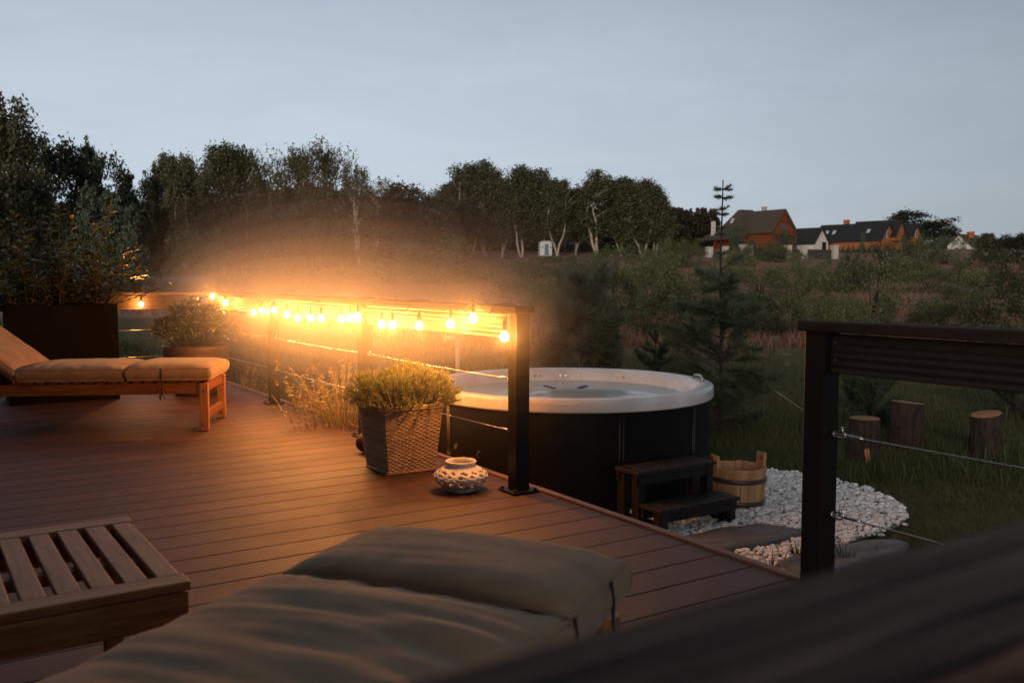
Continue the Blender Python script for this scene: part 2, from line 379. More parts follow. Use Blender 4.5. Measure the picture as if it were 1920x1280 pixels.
def ground_mat():
    """lawn near the deck, rusty heath grass beyond, all from position on the ground"""
    m, nt, b = newmat('ground_cover'); L = nt.links.new
    at = N(nt, 'ShaderNodeAttribute', attribute_name='heath'); tc = N(nt, 'ShaderNodeTexCoord')
    def noise(s, d=5): n = N(nt, 'ShaderNodeTexNoise', Scale=s, Detail=d, Roughness=.65); L(tc.outputs['Object'], n.inputs['Vector']); return n
    def ramp(src, a, b_, lo=.35, hi=.65):
        r = N(nt, 'ShaderNodeValToRGB'); r.color_ramp.elements[0].position = lo; r.color_ramp.elements[1].position = hi
        r.color_ramp.elements[0].color = c4(a); r.color_ramp.elements[1].color = c4(b_); L(src, r.inputs['Fac']); return r
    n1 = noise(3.5, 8); n2 = noise(.35, 4); n3 = noise(.12, 5); n4 = noise(1.1, 7)
    lawn = ramp(n1.outputs['Fac'], (.045, .048, .02), (.12, .108, .046)); dry = ramp(n2.outputs['Fac'], (.065, .06, .026), (.135, .11, .055))
    mx = N(nt, 'ShaderNodeMix', data_type='RGBA'); mx.inputs['Factor'].default_value = .45; L(lawn.outputs[0], mx.inputs['A']); L(dry.outputs[0], mx.inputs['B'])
    he = ramp(n4.outputs['Fac'], (.21, .11, .078), (.36, .20, .15)); hg = ramp(n3.outputs['Fac'], (0, 0, 0), (1, 1, 1), .58, .72)
    m2 = N(nt, 'ShaderNodeMix', data_type='RGBA'); L(hg.outputs[0], m2.inputs['Factor']); L(he.outputs[0], m2.inputs['A']); m2.inputs['B'].default_value = c4((.15, .12, .07))
    m3 = N(nt, 'ShaderNodeMix', data_type='RGBA'); L(at.outputs['Fac'], m3.inputs['Factor']); L(mx.outputs['Result'], m3.inputs['A']); L(m2.outputs['Result'], m3.inputs['B'])
    L(m3.outputs['Result'], b.inputs['Base Color']); b.inputs['Roughness'].default_value = .95; b.inputs['Specular IOR Level'].default_value = .1
    bp = N(nt, 'ShaderNodeBump', Strength=.8, Distance=.08); L(n1.outputs['Fac'], bp.inputs['Height']); L(bp.outputs[0], b.inputs['Normal'])
    return m
M['ground'] = ground_mat()
HAZE_D, HAZE_G = 0, .9
SKY_STR = .15
_k = 1 / SKY_STR
SKY_LO, SKY_MID, SKY_HI, SKY_ZEN = [tuple(x * _k for x in c) for c in ((.54, .615, .70), (.495, .565, .655), (.385, .45, .53), (.30, .315, .335))]
SKY_NISH = 0.12
SUN_E = 2.2
ROLL = 0
BULB_W = 44.0
BLOOM_MISTS = [(.0025, 1.3, 4.1, .95, .5), (.005, 1.12, 4.0, .95, .5), (.010, .95, 3.9, .95, .5), (.018, .80, 3.8, .95, .5), (.030, .66, 3.7, .95, .5), (.045, .53, 3.6, .94, .5), (.05, .40, 3.45, .93, .5)]
BLOOM_MIST_Y = 7.2
# ------------------------------------------------------------------ ground
def build_ground():
    Ys = [-25, -12, -6, -2, 0] + list(np.arange(1, 30, .8)) + list(np.arange(30, 80, 2.)) + list(np.arange(80, 260, 5.)) + [280, 310, 350, 400, 450]
    ks = np.linspace(-1, 1, 121)
    V, H = [], []
    for Y in Ys:
        half = 40 + max(Y, 0) * .95
        for k in ks:
            X = k * half
            w = cw(X, Y, zg_c(X, Y)); V.append(w)
            edge = 19.5 + 2.2 * mnoise.noise(Vector((X * .15, 2, 0))) + 1.2 * mnoise.noise(Vector((X * .6, 5, 0)))
            if X < -1.5: edge += min(16, (-1.5 - X) * 2.0)
            H.append(sstep(edge - 1.2, edge + 1.5, Y))
    n = len(ks); Fq = [(i * n + j, i * n + j + 1, (i + 1) * n + j + 1, (i + 1) * n + j) for i in range(len(Ys) - 1) for j in range(n - 1)]
    o = npmesh('ground', [tuple(v) for v in V], Fq, M['ground'], smooth=True)
    a = o.data.attributes.new('heath', 'FLOAT', 'POINT'); a.data.foreach_set('value', np.array(H, dtype=np.float32))
    tag(o, kind='structure'); return o
build_ground()

# ------------------------------------------------------------------ deck
PITCHB, PH = .188, 2.322
SX0, SX1, TY0, TY1 = -7.2, 2.755, -1.2, 10.41
dk = MB()
k0 = math.floor((TY0 - PH) / PITCHB); y = PH + k0 * PITCHB
while y < TY1:
    a, b_ = y + .0025, min(y + PITCHB - .0025, TY1)
    xs = [SX0] + ([] if random.random() < .45 else [random.uniform(-5.5, -1.0)]) + [SX1]
    if b_ - a > .02:
        for p, q in zip(xs, xs[1:]): dk.box(((p + q) / 2, (a + b_) / 2, -.0125), (q - p - .003, b_ - a, .025))
    y += PITCHB
deck = dk.build('deck', M['deck'], bevel=.0025, seg=1); tag(deck, kind='structure')
e = MB(); e.box((2.778, (TY0 + TY1) / 2 + .03, -.06), (.042, TY1 - TY0 + .08, .145)); e.box((2.778, (TY0 + TY1) / 2 + .03, -.285), (.03, TY1 - TY0 + .08, .30))
e.box(((SX0 + SX1) / 2, TY1 + .024, -.06), (SX1 - SX0 - .002, .042, .145))
ed = e.build('deck_edging', M['edging'], deck, bevel=.006)
sb = MB(); sb.box(((SX0 + SX1) / 2, (TY0 + TY1) / 2, -.055), (SX1 - SX0 - .05, TY1 - TY0 - .05, .04)); sb.build('deck_joists', M['step_black'], deck)

# ------------------------------------------------------------------ railings
PS, PT = 2.665, [2.13, 4.10, 6.14, 8.22, 10.28]
POSTW, RH = .085, 1.0
def post(parent, x, y, plate=True, h=RH - .036):
    o = MB().box((x, y, h / 2 + .004), (POSTW, POSTW, h - .008)).build('post', M['post_black'], parent, bevel=.004)
    if plate:
        b = MB().box((x, y, .008), (.165, .165, .010)).build('base_plate', M['post_black'], o, bevel=.002)
        for sx in (-1, 1):
            for sy in (-1, 1):
                bb = MB(); bb.tube([(x + sx * .064, y + sy * .064, .0135), (x + sx * .064, y + sy * .064, .026)], .0105, 6); bb.build('bolt', M['dark_steel'], o)
    return o
def cable(parent, p, q, ends=(True, True)):
    p, q = Vector(p), Vector(q); d = (q - p).normalized(); L = (q - p).length
    c = MB(); pts = [p + d * (L * i / 14) + Vector((0, 0, -.006 * math.sin(math.pi * i / 14))) for i in range(15)]
    c.tube(pts, .0028, 6); o = c.build('cable', M['steel'], parent)
    for on, a, s in ((ends[0], p, 1), (ends[1], q, -1)):
        if not on: continue
        t = MB(); z = Vector((0, 0, 1)); sd = d.cross(z)
        t.tube([a + d * s * .002, a + d * s * .02], .012, 8)
        t.tube([a + d * s * .02 + z * .008, a + d * s * .045 + z * .012, a + d * s * .065], .004, 6)
        t.tube([a + d * s * .02 - z * .008, a + d * s * .045 - z * .012, a + d * s * .065], .004, 6)
        t.tube([a + d * s * .045 + z * .004, a + d * s * .045 + z * .028], .006, 6)
        t.tube([a + d * s * .065, a + d * s * .13], .006, 8)
        t.build('tensioner', M['steel'], o)
def rail_run(name, label, pts, ends, capw=.125, plates=True, capm='rail_brown', caps=(.0, .0), fascia_off=0, group='deck railings'):
    """pts: post positions along one line; parts: posts, cap, fascia boards, cables"""
    r = thing(name, label, 'railing', (pts[0][0], pts[0][1], 0), 0, group)
    o = Vector((pts[0][0], pts[0][1], 0)); ps = [Vector((p[0], p[1], 0)) - o for p in pts]
    d = (ps[-1] - ps[0]).normalized()
    for i, p in enumerate(ps):
        if ends[i]: post(r, p.x, p.y, plates)
    a, b_ = ps[0] - d * (POSTW / 2 + caps[0]), ps[-1] + d * (POSTW / 2 + caps[1])
    z = Vector((0, 0, RH - .018))
    MB().beam(a + z, b_ + z, capw, .036).build('cap_rail', M[capm], r, bevel=.005)
    for p, q in zip(ps, ps[1:]):
        a, b_ = p + d * (POSTW / 2 + .004), q - d * (POSTW / 2 + .004); z = Vector((0, 0, RH - .112))
        f = MB().beam(a + z, b_ + z, .026, .138).build('fascia_board', M['fascia'], r, bevel=.003)
        for e_, s in ((a, 1), (b_, -1)):
            for dz in (-.03, .03):
                n = Vector((-d.y, d.x, 0))
                if n.dot(Vector((-1, -1, 0))) < 0: n = -n
                c = e_ + d * s * .018 + Vector((0, 0, RH - .105 + dz)); MB().tube([c + n * .0132, c + n * .018], .007, 8).build('screw', M['steel'], f)
        for zz in (.32, .605):
            cable(r, a + Vector((0, 0, zz)), b_ + Vector((0, 0, zz)))
    return r
rail_run('deck_railing', 'long brown-capped deck railing on black posts, hung with glowing string lights', [(PS, t) for t in PT[1:]], [1, 1, 1, 1], caps=(.02, .06))
rail_run('deck_railing', 'far brown deck railing behind the dark planter, one bulb hung beneath', [(PS - .1, PT[4]), (PS - 2.1, PT[4]), (PS - 4.1, PT[4]), (PS - 6.1, PT[4]), (PS - 8.1, PT[4])], [0, 1, 1, 1, 1], caps=(0, .06), capm='rail_brown_x')
rail_run('deck_railing', 'unlit dark railing right of the gap beside the hot tub steps', [(PS, PT[0]), (PS, .25)], [1, 1], caps=(.02, -.1))
rail_run('deck_railing', 'blurred dark railing corner closest to the viewer, cutting the lower right', [(PS - .1, .25), (PS - 2.2, .25), (PS - 4.3, .25)], [0, 1, 1], capw=.11, caps=(.2, .06), capm='rail_brown_x')

# ------------------------------------------------------------------ string lights
BULBS = [(398,556),(423,568),(475,586),(491,584),(514,582),(538,590),(558,597),(583,597),(602,597),(640,599),(656,597),(671,594),(716,609),(736,610),(786,611),(845,608),(887,598),(946,632)]
sl = thing('string_light', 'string of glowing round bulbs on a thin cable along the deck railing', 'string lights', (PS, PT[1], 0))
org = Vector((PS, PT[1], 0))
def on_plane(px, py, axis, val):
    u, yy, dz = ray(px, py); d = cw(u, yy); k = val / d[axis]
    return Vector((d.x * k, d.y * k, CAMH + dz * k))
bw = [on_plane(265, 571, 1, PT[4] - .10)]
for i, (px, py) in enumerate(BULBS): bw.append(on_plane(px, py, 0, PS - .075 - .02 * (i % 3)))
def make_bulb(p):
    s = MB(); s.tube([(0, 0, .028), (0, 0, .045), (0, 0, .085)], [.010, .0115, .008], 10)
    prof = [(.001, -.0225)] + [(0.0225 * math.sin(a), -0.0225 * math.cos(a)) for a in np.linspace(.35, 2.5, 9)] + [(.010, .030)]
    b = MB().lathe(prof, 14).build('bulb', M['bulb'], sl); b.location = p - org
    s.build('socket', M['black_rubber'], b)
    li = bpy.data.lights.new('lamp_glow', 'POINT'); li.energy = BULB_W; li.color = (1.0, .335, .052); li.shadow_soft_size = .016
    lo = bpy.data.objects.new('lamp_glow', li); col.objects.link(lo); lo.parent = b
    return b
for p in bw: make_bulb(p)
cb = MB(); line = []
srt = [bw[0]] + bw[1:]
prev = None
for i, p in enumerate(srt):
    hang = p + Vector((0, 0, .088))
    if prev is not None:
        far = (hang - prev).length
        if i % 3 == 0 and far < 1.2:      # now and then the cable is looped over the cap
            m = (hang + prev) / 2
            line += [Vector((PS - .066, m.y + .04, RH - .05)), Vector((PS - .06, m.y + .02, RH + .007)), Vector((PS + .06, m.y, RH + .007)), Vector((PS + .066, m.y - .02, RH - .02)), Vector((PS + .02, m.y - .05, RH - .19)), Vector((PS - .05, m.y - .07, RH - .17))]
        else:
            for t in (.3, .6): line.append(prev.lerp(hang, t) + Vector((0, 0, -.02 - .03 * far * t)))
    line += [hang + Vector((0, 0, .012)), hang]
    line.append(hang + Vector((0, 0, .01)))
    prev = hang
line += [Vector((PS - .05, PT[1] + .03, RH - .30)), Vector((PS - .048, PT[1] - .0, RH - .26)), Vector((PS - .05, PT[1] + .05, RH - .05))]
cb.tube([q - org for q in line], .0032, 6); cb.build('cable', M['black_rubber'], sl)
kn = MB(); a0 = Vector((PS - .06, PT[2], RH - .075)) - org
for k in range(5):
    a = k * 1.3; kn.tube([a0 + Vector((-.012 * (k % 2), .05 * math.cos(t + a), .05 * math.sin(t + a))) for t in np.linspace(0, 5, 10)], .0032, 5)
kn.build('cable_knot', M['black_rubber'], sl)

# ------------------------------------------------------------------ sun loungers
def wr(p, s=1): return mnoise.noise(Vector(p)) * s
def cushion(name, parent, W, y0, y1, z0, th, seed, nx=44, ny=60, wrk=.010, puff=.05, slope=0.0, piped=True, strong=0):
    """padded slab with a puffed wrinkled top; optional slope raises it towards its far end"""
    V, Fc, SM = [], [], []
    L = y1 - y0; r = .028
    def lift(y): return (y - y0) * math.tan(slope)
    for j in range(ny + 1):
        v = j / ny
        for i in range(nx + 1):
            u = i / nx
            eu = 1 - abs(2 * u - 1) ** 4; ev = 1 - abs(2 * v - 1) ** 6
            pf = puff * (max(eu, 0) ** .55) * (max(ev, 0) ** .5)
            x = (u - .5) * W; yy = y0 + v * L
            wob = wr((x * 1.3 + seed, yy * 8.5 + .9 * wr((x * 2.2, yy * 1.2, seed + 4)), seed)) + .45 * wr((x * 3.1, yy * 21 + 1.2 * wr((x * 2, yy, seed)), seed + 9))
            amp = wrk * (.45 + 1.3 * max(0, wr((x * 1.4, yy * 1.1, seed + 20)) + .25 + strong * v))
            ex = min(u, 1 - u) * W; ey = min(v, 1 - v) * L
            edge = math.exp(-ey / .05); pk = .010 * edge * wr((x * 17, seed, 3)) + .009 * math.exp(-ex / .05) * wr((yy * 15, seed, 7))
            fade = min(1, ex / .05) * min(1, ey / .03)
            z = z0 + th + pf + wob * amp * fade + pk
            V.append((x, yy, z + lift(yy)))
    n = nx + 1
    for j in range(ny):
        for i in range(nx): Fc.append((j * n + i, j * n + i + 1, (j + 1) * n + i + 1, (j + 1) * n + i))
    loop = [i for i in range(n)] + [j * n + nx for j in range(1, ny + 1)] + [ny * n + i for i in range(nx - 1, -1, -1)] + [j * n for j in range(ny - 1, 0, -1)]
    prev = loop
    for q, (dz, out) in enumerate(((.80, .012), (.5, .016), (.2, .010), (0, -.004))):
        cur = []
        for ix in loop:
            x, yy, z = V[ix]; cx_, cy_ = x / (W / 2), (yy - (y0 + y1) / 2) / (L / 2)
            ox = (out + .005 * wr((yy * 9, q, seed))) * (1 if x > 0 else -1) if abs(cx_) > .999 else 0
            oy = (out + .005 * wr((x * 9, q, seed))) * (1 if cy_ > 0 else -1) if abs(cy_) > .999 else 0
            cur.append(len(V)); V.append((x + ox, yy + oy, z0 + lift(yy) + th * dz))
        m = len(loop)
        for k in range(m): Fc.append((prev[k], prev[(k + 1) % m], cur[(k + 1) % m], cur[k])[::-1])
        prev = cur
    mb = MB(); mb.add(V, Fc, True); mb.f.append(prev); mb.sm.append(False)
    o = mb.build(name, M['fabric'], parent)
    if piped:
        p = MB(); ring = [Vector(V[i]) + Vector((0, 0, .001)) for i in loop]; ring.append(ring[0]); p.tube(ring, .0042, 6); p.build('piping', M['fabric'], o)
        p2 = MB(); ring = [Vector(V[i]) for i in cur]; ring.append(ring[0]); p2.tube(ring, .004, 5); p2.build('piping', M['fabric'], o)
    return o
def lounger(label, loc, rz, W, seg, hinge, length, back, seed, nyq=1.0, wrk=.010, ties=(), puff=.05, strong=0):
    """root at the middle of the foot end on the deck; +y runs to the head"""
    r = thing('sun_lounger', label, 'sun lounger', loc, rz, 'sun loungers on the deck')
    ft = .37
    for sx in (-1, 1):
        x = sx * (W / 2 - .032)
        for yy in (.034, length - .1):
            g = MB().box((x, yy, ft / 2 - .004), (.058, .062, ft - .012)).build('leg', M['teak_z'], r, bevel=.004)
            if yy < .1:
                for zz in (.045, .30):
                    MB().tube([(x - .031, yy, zz), (x + .031, yy, zz)], .011, 8).build('bolt', M['steel'], g)
        MB().box((x, hinge / 2 + .39, ft - .048), (.026, hinge + .60, .082)).build('side_rail', M['teak_y_dim'], r, bevel=.003)
        if True:
            MB().box((x, (length + hinge) / 2, ft - .05), (.026, length - hinge - .02, .08)).build('side_rail', M['teak_y_dim'], r, bevel=.003) if back == 0 else None
    MB().box((0, .034, ft - .04), (W - .13, .03, .075)).build('end_rail', M['teak_y_dim'], r, bevel=.003)
    MB().box((0, .034, .115), (W - .13, .035, .055)).build('stretcher', M['teak_y_dim'], r, bevel=.003)
    for k in range(int(hinge / .085)):
        MB().box((0, .10 + k * .085, ft + .006), (W - .06, .055, .018)).build('slat', M['teak_x'], r, bevel=.002)
    z0 = ft + .018
    a = cushion('foot_cushion', r, W, -.012, seg - .006, z0, .085, seed, nx=56, ny=int(40 * nyq), wrk=wrk * .3, puff=puff)
    b = cushion('seat_cushion', r, W, seg + .006, hinge, z0, .085, seed + 31, nx=60, ny=int(90 * nyq), wrk=wrk, puff=puff * .95, strong=strong)
    bc = cushion('back_cushion', r, W, hinge + .012, length, z0, .085, seed + 57, nx=44, ny=int(44 * nyq), wrk=wrk, puff=puff, slope=back)
    if back:
        MB().beam((0, hinge + .02, z0 - .02), (0, length, z0 - .03 + (length - hinge) * math.tan(back)), W - .08, .03, ).build('backrest', M['teak_y_dim'], r)
    for sx, yy in ties:
        t = MB(); x = sx * (W / 2 + .012)
        t.tube([(x - sx * .002, yy, z0 + .088), (x + sx * .005, yy + .003, z0 + .05), (x + sx * .005, yy + .004, z0 + .02), (x + sx * .004, yy - .002, z0 - .02), (x + sx * .003, yy + .004, z0 - .09), (x + sx * .008, yy + .012, z0 - .15)], .0042, 6)
        t.tube([(x + sx * .012, yy - .03, z0 - .075), (x + sx * .016, yy, z0 - .06), (x + sx * .012, yy + .035, z0 - .082)], .0042, 6)
        t.tube([(x + sx * .008, yy + .02, z0 - .13), (x + sx * .02, yy + .004, z0 - .07), (x + sx * .006, yy - .02, z0 - .14)], .004, 6)
        t.build('tie', M['tie'], a)
    return r
M['teak_y_dim'] = pm('lounger_teak_dim', (.25, .10, .034), (.14, .05, .017), spec=.2, rough=.6, scale=5, stretch=(14, 1, 14), bump=.15, bdist=.004, fine=30, island=.12)  # darker copy of teak; the frame's weaker light is put into its colour
M['teak_z'] = pm('teak_z', (.36, .165, .065), (.21, .09, .034), rough=.5, scale=5, stretch=(14, 14, 1), bump=.15, bdist=.004, fine=30)
def place_lounger(near, far, **kw):
    """near/far: pixel bases of the two foot-end corners (deck level) or world points"""
# far lounger
near, far = G(391, 808), G(422, 781)
mid = (near + far) / 2; ax = (far - near); ang = math.atan2(ax.y, ax.x)
# local +x runs from far to near corner so that local +y points to the head (left in the picture)
hd = cw(-.995, -.12).normalized(); rz = math.atan2(hd.y, hd.x) - math.pi / 2
lounger('cushioned wooden sun lounger with raised back in front of the dark box planter', mid + cw(.01, 0), rz, .72, .60, 1.36, 1.95, R(37), 3, ties=((1, .33), (-1, .33), (1, .60)), wrk=.006, puff=.04)
hd = cw(-.40, -.917).normalized(); rz = math.atan2(hd.y, hd.x) - math.pi / 2
fl, fr = cw(-.378, 2.41), cw(.262, 2.11)
lounger('cushioned wooden sun lounger in the foreground, wrinkled khaki cushion seen from its head', Vector(((fl.x + fr.x) / 2, (fl.y + fr.y) / 2, 0)), rz, .70, .37, 1.55, 1.98, 0, 12, nyq=1.6, ties=((-1, .13), (-1, .37)), wrk=.014, puff=.050, strong=.5)

# ------------------------------------------------------------------ side table
tz = .45
fr_, nr_ = G(240, 966, tz), G(358, 1088, tz)
v = (nr_ - fr_); tl = v.length; v.normalize(); u_ = Vector((-v.y, v.x, 0))
if (u_.x * CT - u_.y * ST) > 0: u_ = -u_
tw = .62
tb = thing('side_table', 'slatted wooden side table left of the foreground lounger', 'side table', (fr_.x, fr_.y, 0), math.atan2(v.y, v.x))
# local: x runs from the far right corner to the near right corner, y = sg * away to the left
sg = 1 if u_.dot(Vector((-v.y, v.x, 0))) > 0 else -1
def Y_(t): return sg * t
for nm, c, d in (('top_rail', (.035, Y_(tw / 2), tz - .011), (.07, tw, .022)), ('top_rail', (tl - .035, Y_(tw / 2), tz - .011), (.07, tw, .022))):
    MB().box(c, d).build(nm, M['teak'], tb, bevel=.003)
ns = 9
for k in range(ns):
    MB().box((tl / 2, Y_(.033 + k * .071), tz - .011), (tl - .144, .05, .020)).build('slat', M['teak_x'], tb, bevel=.003)
for c, d, mm in (((.028, Y_(tw / 2), tz - .064), (.024, tw - .02, .078), 'teak'), ((tl - .016, Y_(tw / 2), tz - .064), (.026, tw - .01, .078), 'teak'), ((tl / 2, Y_(.022), tz - .064), (tl - .06, .024, .078), 'teak_x'), ((tl / 2, Y_(tw - .022), tz - .064), (tl - .06, .024, .078), 'teak_x'), ((tl / 2, Y_(tw / 2), tz - .045), (.04, tw - .08, .03), 'teak')):
    MB().box(c, d).build('apron', M[mm], tb, bevel=.003)
for x in (.06, tl - .06):
    for yy in (.06, tw - .06):
        l = MB().box((x, Y_(yy), (tz - .05) / 2), (.05, .05, tz - .06)).build('leg', M['teak_z'], tb, bevel=.004)
        MB().tube([(x + .02, Y_(yy), tz - .065), (x + .0475, Y_(yy), tz - .065)], .011, 10).build('bolt', M['steel'], l)
MB().box((tl - .10, Y_(.33), .20), (.03, tw - .1, .045)).build('stretcher', M['teak'], tb, bevel=.003)

# ------------------------------------------------------------------ hot tub
tc_ = cw(.444, 7.08); TR = 1.10; TZ = .352
tub = thing('hot_tub', 'round black hot tub with white rim standing beyond the deck edge', 'hot tub', (tc_.x, tc_.y, GZ))
h = TZ - GZ
MB().lathe([(TR - .03, .0), (TR - .028, h - .09)], 96).build('cladding', M['black_panel'], tub)
prof = [(TR - .05, h - .094), (TR - .010, h - .094), (TR - .002, h - .088), (TR, h - .076), (TR - .001, h - .03), (TR - .004, h - .008), (TR - .014, h), (TR - .07, h + .002), (TR - .10, h - .006), (TR - .16, h - .045), (TR - .22, h - .10), (TR - .27, h - .20), (TR - .30, h - .34), (TR - .5, h - .37), (TR - .54, h - .50), (0.001, h - .52)]
rim = MB().lathe(prof, 96).build('acrylic_shell', M['acrylic'], tub)
MB().disc(TR - .213, h - .092, 96).build('water', M['water'], tub)
def pol(a, r, z): return (r * math.cos(a), r * math.sin(a), z)
view = math.atan2(-tc_.y, -tc_.x)
for k in range(10):
    a = view + R(-20 + 36 * k + 3)
    s = MB()
    for da in (-.011, .011): s.tube([pol(a + da, TR - .029, .012), pol(a + da, TR - .027, h - .095)], .0085, 6)
    s.build('panel_seam', M['seam'], tub)
for a0, zz in ((view + R(172), .0), (view + R(196), .0), (view + R(150), 0), (view + R(182), -.04)):
    j = MB(); 
    for k in range(2):
        c = Vector(pol(a0 + k * .05, TR - .175, h - .056)); n = Vector((-math.cos(a0), -math.sin(a0), .1)).normalized()
        j.tube([c, c + n * .008], .010, 12)
    j.build('jet', M['steel'], tub)
for ang, cnt in ((R(16), 3), (R(-24), 3)):
    j = MB()
    for k in range(cnt):
        c = Vector(pol(view + math.pi - ang, .32 + .075 * k, h - .0905)); j.tube([c, c + Vector((0, 0, .004))], .028 if ang > 0 else .022, 14)
    j.build('headrest', M['dark_steel'], tub)
a0 = view + R(98)
hg = MB(); hg.tube([pol(a0 - .12, TR - .075, h), pol(a0 - .11, TR - .07, h + .028), pol(a0, TR - .066, h + .036), pol(a0 + .11, TR - .07, h + .028), pol(a0 + .12, TR - .075, h)], .010, 8); hg.build('grab_handle', M['steel'], tub)

# steps: built on the deck axes, lower tread towards the viewer
st0 = G(1312, 955, GZ + .19)
stp = thing('tub_steps', 'two-tread dark wooden steps leading up to the hot tub', 'steps', (0, 0, GZ))
c1, c2_, c3_ = G(1239, 957.5, GZ + .20), G(1383, 929, GZ + .20), G(1195, 945, GZ + .20)
sx0, sy0 = c1.x, c1.y; SW = c2_.x - c1.x; SD = c3_.y - c1.y
stp.location = (sx0, sy0, GZ)
def tread(y0, z, wd):
    t = MB()
    for k in range(8):
        w = SW / 8; t.box((w * (k + .5), y0 + wd / 2, z - .013), (w - .006, wd, .026))
    t.build('tread', M['step_wood'], stp, bevel=.003)
    f = MB(); f.box((SW / 2, y0 + .035, z - .058), (SW - .02, .024, .06)); f.box((SW / 2, y0 + wd - .02, z - .058), (SW - .02, .024, .06)); f.build('apron', M['step_black'], stp)
tread(0, .20, SD); tread(SD + .01, .395, SD + .03)
for x in (.045, SW - .045):
    MB().box((x, .055, .088), (.05, .07, .176)).build('leg', M['step_black'], stp, bevel=.003)
    MB().box((x, SD + .06, .18), (.05, .07, .36)).build('leg', M['step_black'], stp, bevel=.003)
    MB().box((x, SD * 2 + .0, .18), (.05, .07, .36)).build('leg', M['step_black'], stp, bevel=.003)
    MB().box((x + (.03 if x < .1 else -.03), SD + .0, .06), (.02, 2 * SD - .06, .07)).build('side_rail', M['step_black'], stp)

# ------------------------------------------------------------------ gravel, slabs
GP = [(1130,935),(1200,880),(1340,872),(1430,886),(1500,892),(1570,907),(1640,926),(1690,952),(1702,972),(1688,990),(1640,1008),(1570,1028),(1520,1062),(1450,1092),(1380,1078),(1240,1036)]
gp = [G(x, yy, GZ) for x, yy in GP]
poly = [(p.x, p.y) for p in gp]
def inside(x, y, P):
    c = False; j = len(P) - 1
    for i in range(len(P)):
        if (P[i][1] > y) != (P[j][1] > y) and x < (P[j][0] - P[i][0]) * (y - P[i][1]) / (P[j][1] - P[i][1]) + P[i][0]: c = not c
        j = i
    return c
MB().add([(p.x, p.y, GZ + .016) for p in gp], [tuple(range(len(gp)))[::-1]]).build('gravel_bed', M['pebble_bed'])
tag(bpy.data.objects['gravel_bed'], kind='structure')
def pebbles():
    bm = bmesh.new(); bmesh.ops.create_icosphere(bm, subdivisions=2, radius=1); bv = np.array([v.co[:] for v in bm.verts]); bf = np.array([[v.index for v in f.verts] for f in bm.faces]); bm.free()
    xs = [p[0] for p in poly]; ys = [p[1] for p in poly]; Vs, Fs, n = [], [], 0; cnt = 0
    stones = []
    for vi in range(6):
        k = bv.copy(); f = rng.normal(size=(4, 3)); f = unit(f)
        for q in f: k *= (1 - .16 * np.maximum(0, bv @ q)[:, None])
        stones.append(k)
    while cnt < 8200:
        x, yv = random.uniform(min(xs), max(xs)), random.uniform(min(ys), max(ys))
        if not inside(x, yv, poly):
            if not (random.random() < .02 and (inside(x - .07, yv, poly) or inside(x, yv - .09, poly) or inside(x - .05, yv + .06, poly))): continue
        if inside(x, yv, SL1) or (inside(x, yv, SL2) and random.random() < .985): cnt += 1; continue
        s = random.uniform(.009, .021) * (1.2 if random.random() < .2 else 1)
        A = unit(rng.normal(size=(1, 3)))[0]
        Q = np.array(Matrix.Rotation(random.uniform(0, 6.28), 3, 'Z') @ Matrix.Rotation(random.uniform(-.5, .5), 3, 'X'))
        k = (stones[cnt % 6] * np.array([s * random.uniform(1, 1.45), s, s * random.uniform(.5, .85)])) @ Q.T + np.array([x, yv, GZ + .018 + random.uniform(0, .026)])
        Vs.append(k); Fs.append(bf + n); n += len(bv); cnt += 1
    o = npmesh('gravel', np.concatenate(Vs), np.concatenate(Fs), M['pebble'], smooth=True); tag(o, kind='stuff')
def slab_poly(pts): return [(p.x, p.y) for p in (G(x, yy, GZ + .05) for x, yy in pts)]
SL1 = slab_poly([(1262,1012),(1300,1002),(1350,990),(1420,983),(1470,986),(1506,994),(1500,1002),(1470,1012),(1420,1022),(1375,1028),(1330,1036),(1290,1032)])
SL2 = slab_poly([(1455,1056),(1490,1040),(1560,1026),(1620,1014),(1680,1010),(1706,1018),(1700,1030),(1640,1052),(1560,1072),(1500,1080)])
def slab(label, P):
    t = MB(); cx_ = sum(p[0] for p in P) / len(P); cy_ = sum(p[1] for p in P) / len(P)
    Q = []
    for i in range(len(P)):       # finer, ragged outline
        a, b_ = P[i], P[(i + 1) % len(P)]
        for k in range(4):
            f = k / 4; Q.append((lerp(a[0], b_[0], f) + .010 * mnoise.noise(Vector((i * 3.1 + f * 7, 1, 0))), lerp(a[1], b_[1], f) + .010 * mnoise.noise(Vector((i * 2.3 + f * 6, 9, 0)))))
    rings = []
    for s, z in ((1.0, GZ + .004), (1.0, GZ + .04), (.985, GZ + .055), (.93, GZ + .061), (.7, GZ + .063), (.4, GZ + .061), (.1, GZ + .062)):
        rings.append([(cx_ + (x - cx_) * s, cy_ + (yy - cy_) * s, z + .006 * mnoise.noise(Vector((x * s * 6, yy * s * 6, 2)))) for x, yy in Q])
    n = len(Q); vs = [p for rr in rings for p in rr]
    fs = [(i * n + k, i * n + (k + 1) % n, (i + 1) * n + (k + 1) % n, (i + 1) * n + k) for i in range(len(rings) - 1) for k in range(n)]
    t.add(vs, fs, True); t.f.append(list(range((len(rings) - 1) * n, len(rings) * n))); t.sm.append(True)
    return tag(t.build('stepping_stone', M['slate']), label, 'stepping stone', 'slate stepping stones')
slab('brown slate stepping stone ringed by white gravel below the tub steps', SL1)
slab('grey slate stepping stone at the gravel edge behind the right railing post', SL2)
pebbles()

